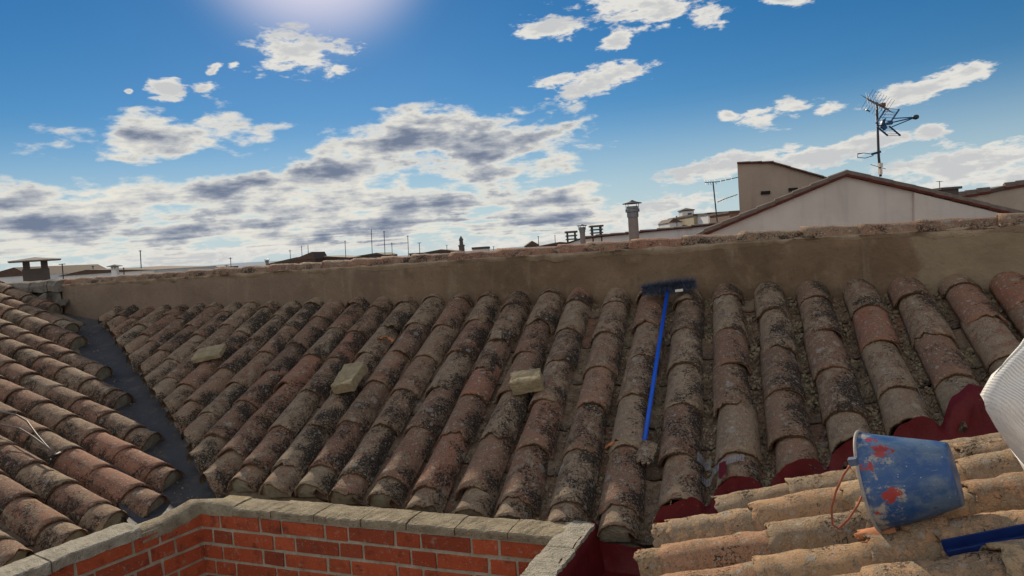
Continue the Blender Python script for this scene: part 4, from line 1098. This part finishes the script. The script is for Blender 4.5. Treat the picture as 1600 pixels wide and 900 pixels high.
# far right small roofs
fr, _, _ = gable('low dark tiled roof at the far right behind the gabled house', [(1490, 312), (1545, 303), (1570, 297), (1640, 285), (1700, 300)], 20, 5, M['beigewall'], M['roofdark'], edge=.2)
mb = MB(); ap = at(1490, 288, 16)
ch = thing('chimney', at(1490, 310, 15), 'low dark slatted chimney just above the right slope of the gabled house', 'chimney')
mb = MB(); mb.cbox(at(1478, 295, 15), V((.22, 0, 0)), V((0, .2, 0)), V((0, 0, .025))); mb.build('cap', M['darkconc'], ch)
mb = MB(); mb.cbox(at(1478, 303, 15), V((.17, 0, 0)), V((0, .16, 0)), V((0, 0, .09))); mb.build('shaft', M['darkconc'], ch)
# long low white building in the middle distance
wl, wp_, wd_ = gable('long low white wall with a thin tiled top, behind the tall round chimney', [(872, 386), (908, 374), (1000, 364), (1080, 356), (1165, 346), (1200, 345)], 14.5, 5, M['white'], M['roofdark'], edge=.05)

def capped_chimney(x_, ytop, ybot, Y, wpx, label, kind):
    base = at(x_, ybot, Y); s_ = Y/FPX; o = thing('chimney', V((base.x, base.y, base.z)), label, 'chimney')
    top = at(x_, ytop, Y).z; H = top - base.z; up = V((0, 0, 1)); w_ = wpx*s_/2
    if kind == 'stool': o['group'] = 'dark slatted chimneys on the white wall'
    if kind == 'pipe':
        mb = MB(); mb.lathe(V((base.x, base.y, base.z - 2)), up, [(0, w_), (2 + H*.60, w_*.92), (2 + H*.60, 0.001)], 20); mb.build('shaft', M['conc'], o, smooth=False)
        mb = MB(); mb.lathe(base + up*(H*.57), up, [(0, .001), (0, w_*1.06), (H*.12, w_*1.06), (H*.13, w_*1.30), (H*.20, w_*1.30), (H*.21, w_*1.05), (H*.27, w_*1.05), (H*.27, .001)], 12); mb.build('collar', M['metal'], o)
        for q in range(4): mb = MB(); a = q*math.pi/2 + .4; d_ = V((math.cos(a), math.sin(a), 0)); mb.tube([base + up*(H*.74) + d_*w_*1.3, base + up*(H*.93) + d_*w_*1.4], .006, 5); mb.build('cap_stay', M['metal'], o)
        mb = MB(); mb.lathe(base + up*(H*.90), up, [(0, .001), (0, w_*1.75), (.012, w_*1.78), (H*.05, w_*.8), (H*.10, .001)], 20); mb.build('cap', M['dark'], o)
    elif kind == 'box':
        ey = V((base.x, base.y, 0)).normalized(); ex = V((ey.y, -ey.x, 0))
        mb = MB(); mb.cbox(base + up*(H*.26 - 1), ex*w_, ey*w_, up*(1 + H*.26)); mb.build('shaft', M['darkconc'], o, bevel=.01)
        for sx in (-1, 1):
            for sy in (-1, 1): mb = MB(); mb.cbox(base + ex*(sx*w_*.66) + ey*(sy*w_*.66) + up*(H*.67), ex*(w_*.26), ey*(w_*.26), up*(H*.15)); mb.build('post', M['darkconc'], o)
        mb = MB(); mb.lathe(base + up*(H*.82), up, [(0, .001), (0, w_*2.75), (H*.035, w_*2.75), (H*.09, w_*1.6), (H*.15, w_*.35), (H*.17, .001)], 4, ref=ex + ey); mb.build('cap', M['conc'], o)
    elif kind == 'small':
        mb = MB(); mb.lathe(V((base.x, base.y, base.z - 1)), up, [(0, w_*1.25), (1, w_*1.2), (1 + H*.6, w_*.95), (1 + H*.6, .001)], 4, ref=V((1, 1, 0))); mb.build('shaft', M['white'], o)
        mb = MB()
        for a in (-1, 0, 1): mb.cbox(base + V((a*w_*.7, 0, H*.72)), V((w_*.13, 0, 0)), V((0, w_*.6, 0)), up*H*.13)
        mb.build('posts', M['white'], o)
        mb = MB(); mb.lathe(base + up*(H*.84), up, [(0, .001), (0, w_*2.1), (H*.04, w_*2.1), (H*.16, .001)], 4, ref=V((1, 1, 0))); mb.build('cap', M['darkconc'], o)
    elif kind == 'stool':
        mb = MB()
        for i in range(3): mb.box(base + V((-w_*(1.0 if i < 2 else 1.12), -w_, H*(.08 + .36*i))), V((w_*(2.0 if i < 2 else 2.24), 0, 0)), V((0, 2*w_, 0)), up*H*(.14 if i < 2 else .2))
        mb.build('slab', M['darkconc'], o)
        mb = MB()
        for sx in (-1, 1): mb.box(base + V((sx*w_*.7 - w_*.12, -w_*.8, -.4)), V((w_*.24, 0, 0)), V((0, w_*1.6, 0)), up*(.4 + H*.85))
        mb.build('post', M['darkconc'], o)
    return o
capped_chimney(991, 312, 375, 13.0, 17, 'tall round chimney pipe with grey collar and flat cap before the long white wall', 'pipe')
capped_chimney(911, 350, 380, 13.5, 9, 'slim pale chimney with a small cap, left of the tall one', 'pipe')
capped_chimney(932, 352, 366, 14.6, 19, 'dark slatted chimney on the white wall, right of the slim pale chimney', 'stool')
capped_chimney(893, 361, 376, 15.5, 17, 'dark slatted chimney left of the slim pale chimney', 'stool')
capped_chimney(58, 401, 440, 12.0, 35, 'big dark chimney with a wide hat at the far left', 'box')
capped_chimney(181, 413, 434, 24.0, 11, 'small white chimney with a dark pitched cap on the low dark roof', 'small')
capped_chimney(418, 404, 418, 30.0, 5, 'tiny dark chimney pot at the left end of the far brown roof', 'pipe')

# far houses: each a wall with a roof
def far_house(x0, x1, ytop, Y, label, wm='white', rm_='roofdark', rise=0, hip=False, flat=False, apex=.5, depth=6):
    a = at(x0, ytop, Y); b_ = at(x1, ytop - (x1-x0)*.069, Y); o = thing('house', V((a.x, a.y, GZ)), label, 'house', 'far houses on the skyline')
    b_.z = a.z
    mb = MB(); mb.box(V((a.x, a.y, GZ)), V((b_.x - a.x, 0, 0)), V((0, depth, 0)), V((0, 0, a.z - GZ))); mb.build('wall', M[wm], o)
    rz = rise*Y/FPX; mb = MB(); ov = .05
    if flat: mb.box(V((a.x - .05, a.y - .05, a.z)), V((b_.x - a.x + .1, 0, 0)), V((0, depth + .1, 0)), V((0, 0, .08 + rz*.1)))
    elif hip:
        c_ = V(((a.x+b_.x)/2, a.y + depth/2, a.z + rz)); q = [V((a.x - ov, a.y - ov, a.z)), V((b_.x + ov, a.y - ov, a.z)), V((b_.x + ov, a.y + depth + ov, a.z)), V((a.x - ov, a.y + depth + ov, a.z))]
        q2_ = [x_ + V((0, 0, .06)) for x_ in q]; mb.face(*[mb.vert(x_) for x_ in q][::-1])
        for i in range(4): j = (i+1) % 4; mb.poly([q[i], q[j], q2_[j], q2_[i]]); mb.poly([q2_[i], q2_[j], c_])
    else:
        xa = a.x + (b_.x - a.x)*apex; mb.prism([V((a.x - ov, a.y - ov, a.z)), V((b_.x + ov, a.y - ov, a.z)), V((xa, a.y - ov, a.z + rz + .05))], V((0, depth + 2*ov, 0)))
    mb.build('roof', M[rm_], o)
    return o, a, b_
h, a, b_ = far_house(1066, 1084, 330, 42, 'small white tower house with a dark pyramid roof, among the far roofs', rise=5, hip=True, depth=.9)
mb = MB(); mb.cbox(at(1078, 338, 41.95), V((.10, 0, 0)), V((0, .02, 0)), V((0, 0, .2))); mb.build('window', M['glass'], h)
far_house(1046, 1066, 348, 40, 'low far house with a dark lean-to roof left of the white tower house', rise=5, apex=.3, depth=3)
far_house(1084, 1105, 337, 38, 'far ochre block right of the white tower house', wm='oldwall', flat=True, rise=3)
h2_, a, b_ = far_house(1106, 1140, 335, 36, 'far white flat-roofed block beside the thin television mast', flat=True, rise=3)
far_house(1140, 1156, 333, 30, 'far red brick block touching the tall beige wall', wm='roofedge', flat=True, rise=3, depth=3)
far_house(640, 650, 398, 40, 'far dark wall top left of the slender church turret', wm='darkconc', flat=True, depth=3)
far_house(738, 762, 390, 60, 'far pale building with a dark flat block on top, right of the slender turret', wm='white', flat=True, rise=20, rm_='darkconc')
far_house(822, 842, 384, 50, 'far dark arched roof between the turret and the white wall', wm='darkconc', rise=6)
far_house(845, 905, 384, 55, 'far low brown roof left of the long white wall', wm='darkconc', rise=3)
far_house(-40, 46, 436, 30, 'low white house at the left edge behind the big hatted chimney', rise=12, apex=.75)
far_house(92, 240, 431.5, 28, 'long low house with a dark tiled roof under the small white chimney', rise=5, apex=.3)
far_house(245, 330, 424, 60, 'far flat dark roof on the left skyline', wm='darkconc', rise=2)
far_house(420, 470, 412, 45, 'far brown tiled roof rising to the right, under two thin rods', wm='darkconc', rm_='roofdark', rise=6, apex=.9)
far_house(455, 492, 407, 44, 'far brown gable with a steep right side, highest of the left skyline', wm='roofdark', rm_='roofdark', rise=10, apex=.9, depth=3)
far_house(490, 545, 406, 46, 'far long brown roof right of the steep gable', wm='darkconc', rise=4, apex=.2)
far_house(545, 600, 402, 50, 'far low roof with a bright edge left of the tall mast', wm='darkconc', rise=3, apex=.8)
far_house(655, 712, 396, 52, 'far low roof just left of the slender turret', wm='darkconc', rise=3, apex=.6)
far_house(600, 605, 401, 38, 'far dark green box-like chimney block at the foot of the tall mast', wm='darkconc', flat=True, depth=.4)
# slender church turret
base = at(722, 396, 70); tu = thing('turret', base, 'slender dark church turret with a narrow bell stage on the skyline', 'turret'); s_ = 70/FPX
mb = MB(); mb.lathe(base + V((0, 0, -8)), V((0,0,1)), [(0, s_*4.6), (8 + s_*11, s_*4.4), (8 + s_*11.5, s_*5.2), (8 + s_*13, s_*5.2), (8 + s_*14, s_*3)], 8); mb.build('shaft', M['darkconc'], tu)
mb = MB(); mb.lathe(base, V((0,0,1)), [(s_*14, s_*3), (s_*20, s_*2.8), (s_*20.5, s_*3.6), (s_*21.5, s_*3.5), (s_*24, s_*2.2), (s_*27, s_*.6), (s_*27.1, .001)], 8); mb.build('spire', M['darkconc'], tu)

# ------------------------------------------------------------------ antennas
def mast(x_, y0, y1, Y, label, els=((.95, 8),), r_=.018, lean=0, group=None):
    b0 = at(x_, y1, Y); t0_ = at(x_ - lean, y0, Y); o = thing('television_antenna', b0, label, 'antenna', group); s_ = Y/FPX
    mb = MB(); mb.tube([b0 - V((0,0,1.5)), t0_], r_, 5); mb.build('mast', M['dark'], o)
    if els:
        mb = MB()
        for f, ln in els:
            p = b0.lerp(t0_, f); d_ = V((math.cos(ln*1.3)*.9, .5, 0)).normalized(); L_ = ln*s_/2
            mb.tube([p - d_*L_, p + d_*L_], r_*.7, 4)
            for q in range(-2, 3): e_ = p + d_*(L_*q/2.2); n_ = V((-d_.y, d_.x, 0)); mb.tube([e_ - n_*L_*.45, e_ + n_*L_*.45], r_*.4, 3)
        mb.build('aerial', M['dark'], o)
    return o
lst = [(97, 412, 428, 26, 'small antenna on the roof just right of the big hatted chimney', ((.95, 9),)),
       (145, 415, 430, 32, 'faint short antenna left of the small white chimney', ((.9, 8),)),
       (219, 391, 428, 30, 'tall thin antenna right of the small white chimney', ((.97, 6),)),
       (193, 418, 430, 28, 'stubby antenna rod beside the small white chimney', ((.9, 3),)),
       (360, 402, 420, 40, 'thin antenna left of the tiny chimney pot', ((.9, 7),)),
       (354, 414, 421, 42, 'very short antenna beside the thin one left of the chimney pot', ((.9, 7),)),
       (453, 390, 410, 44, 'short antenna above the far brown tiled roof', ((.9, 4),)),
       (471, 384, 402, 44, 'left of two thin bare rods above the steep gable', ()),
       (481, 383, 400, 44, 'right of two thin bare rods above the steep gable', ()),
       (539, 376, 404, 42, 'antenna with a short top bar standing over the long brown roof', ((.97, 3),)),
       (580, 358, 396, 40, 'faint bare rod left of the tall mast', ()),
       (600, 361, 402, 38, 'tall mast rising from the dark green chimney block', ((.97, 4),)),
       (612, 379, 400, 46, 'small faint antenna right of the tall mast', ((.95, 3),)),
       (637, 368, 398, 42, 'antenna with a small top bar midway between mast and turret', ((.97, 4),)),
       (655, 379, 398, 40, 'antenna with a bent top bar left of the turret', ((.97, 7),)),
       (698, 383, 396, 46, 'short faint antenna just left of the turret', ((.97, 3),)),
       (771, 385, 392, 46, 'short antenna with a slanting top right of the pale building', ((.97, 6),)),
       (841, 369, 381, 42, 'short antenna over the arched far roof', ((.97, 3),)),
       (867, 367, 381, 42, 'thin bare rod left of the slatted chimney', ()),
       (1057, 337, 348, 40, 'small antenna on the lean-to left of the white tower house', ((.9, 3),)),
       (1468, 283, 300, 15, 'small antenna with a short bar above the right slope of the gabled house', ((.97, 14),))]
for a in lst: mast(a[0], a[1], a[2], a[3], a[4], a[5], r_=.02 if a[3] > 20 else .008, group='television antennas on the skyline')
# thin mast with two yagi aerials, left of the beige wall
YA = 15.0
ta = thing('television_antenna', at(1125, 350, YA), 'thin mast with two long aerials pointing at the tall beige wall', 'antenna')
mb = MB(); mb.tube([at(1125, 352, YA) - V((0,0,1)), at(1114, 284, YA)], .014, 6); mb.build('mast', M['dark'], ta)
mb = MB(); mb.tube([at(1101, 285, YA), at(1122, 284, YA), at(1153, 277, YA + .3)], .009, 5)
for x_, y_ in ((1102, 285), (1106, 285), (1110, 285), (1118, 284), (1126, 283), (1134, 281), (1143, 279)): p = at(x_, y_, YA); mb.tube([p - V((.02, .12, .06)), p + V((.02, .12, .06))], .005, 4)
mb.build('aerial', M['dark'], ta)
mb = MB(); mb.tube([at(1121, 316, YA), at(1132, 311, YA), at(1152, 304, YA + .3)], .009, 5)
for x_, y_ in ((1124, 314), (1128, 312), (1133, 310), (1140, 308), (1147, 305)): p = at(x_, y_, YA); mb.tube([p - V((.0, .12, .05)), p + V((.0, .12, .05))], .005, 4)
mb.build('aerial', M['dark'], ta)
# big mast on the gabled house
YM = 12.2
big_a = thing('television_antenna', at(1376, 272, YM), 'tall mast on the gabled house carrying a blue corner-reflector aerial', 'antenna')
mb = MB(); mb.tube([at(1376, 276, YM), at(1373, 245, YM), at(1369.5, 160, YM)], .022, 8); mb.build('mast', M['dark'], big_a, smooth=True)
mb = MB(); mb.cbox(at(1375.5, 258, YM - .03), V((.03, 0, 0)), V((0, .03, 0)), V((0, 0, .035))); mb.cbox(at(1375.5, 268, YM - .02), V((.022, 0, 0)), V((0, .03, 0)), V((0, 0, .05))); mb.build('junction_box', M['paper'], big_a)
mb = MB()   # upper aerial with crossed whiskers
bm0, bm1 = at(1355, 155, YM - .25), at(1388, 171, YM + .15); mb.tube([bm0, bm1], .012, 6)
for i in range(9):
    p = bm0.lerp(bm1, i/8.0)
    for d_ in ((.10, .25, .22), (-.07, .2, .17), (.02, -.3, .2)): v_ = V(d_)*.62; mb.tube([p - v_, p + v_], .0038, 4)
mb.tube([at(1353, 171, YM-.2), at(1359, 174, YM-.2)], .012, 6)
mb.build('whisker_aerial', M['metal'], big_a)
mb = MB(); mb.cbox(at(1379.5, 164, YM - .05), V((.035, 0, 0)), V((0, .03, 0)), V((0, 0, .03))); mb.build('amplifier_box', M['roofedge'], big_a)
mb = MB()   # corner reflector: two grid panels meeting behind the dipole
for (A_, B_, C_, D_) in ((( 1385, 169, 0), (1369, 193, .0), (1405, 171, .3), (1390, 193, .3)), ((1370, 198, 0), (1387, 212, 0), (1389, 197, .3), (1407, 212, .3))):
    a, b_, c_, d_ = at(A_[0], A_[1], YM - .15), at(B_[0], B_[1], YM - .15), at(C_[0], C_[1], YM + .25), at(D_[0], D_[1], YM + .25)
    mb.tube([a, b_], .016, 5); mb.tube([c_, d_], .016, 5)
    for i in range(6): mb.tube([a.lerp(b_, i/5), c_.lerp(d_, i/5)], .004, 4)
mb.build('reflector_grid', M['bluepl'], big_a)
mb = MB(); tip = at(1431, 183, YM + .1)
mb.tube([at(1396, 185, YM), tip], .010, 6); mb.tube([at(1391, 192, YM), tip], .012, 6); mb.tube([at(1394, 198, YM), tip], .010, 6); mb.tube([at(1370, 197, YM), at(1391, 192, YM)], .014, 6)
mb.build('boom', M['bluepl'], big_a)
mb = MB(); ax_ = (tip - at(1391, 192, YM)).normalized(); mb.lathe(tip - ax_*.055, ax_, [(0, .002), (.01, .03), (.05, .043), (.09, .036), (.115, .002)], 14); mb.build('director_tip', M['dark'], big_a, smooth=True)
mb = MB(); dp_ = at(1381, 193, YM)
mb.prism([at(1376, 197, YM), at(1379, 188, YM), at(1385, 184, YM), at(1383, 191, YM), at(1387, 200, YM), at(1383, 203, YM)], V((.0, .05, 0))); mb.cbox(at(1390, 192, YM), V((.04, 0, 0)), V((0, .03, 0)), V((0, 0, .03))); mb.build('dipole_box', M['bluepl'], big_a)
mb = MB(); o_ = at(1374, 238, YM); mb.tube([at(1362, 241, YM), at(1376, 237, YM)], .022, 6)
for z_ in (0, 1): mb.tube([at(1364, 241, YM), at(1350, 239, YM), at(1340, 240 + z_*1, YM + .1*z_), at(1340, 246, YM + .1), at(1352, 247, YM + .1), at(1365, 243, YM)], .006, 5)
mb.tube([at(1360, 257, YM), at(1384, 264, YM)], .005, 4)
mb.build('folded_dipole', M['dark'], big_a)
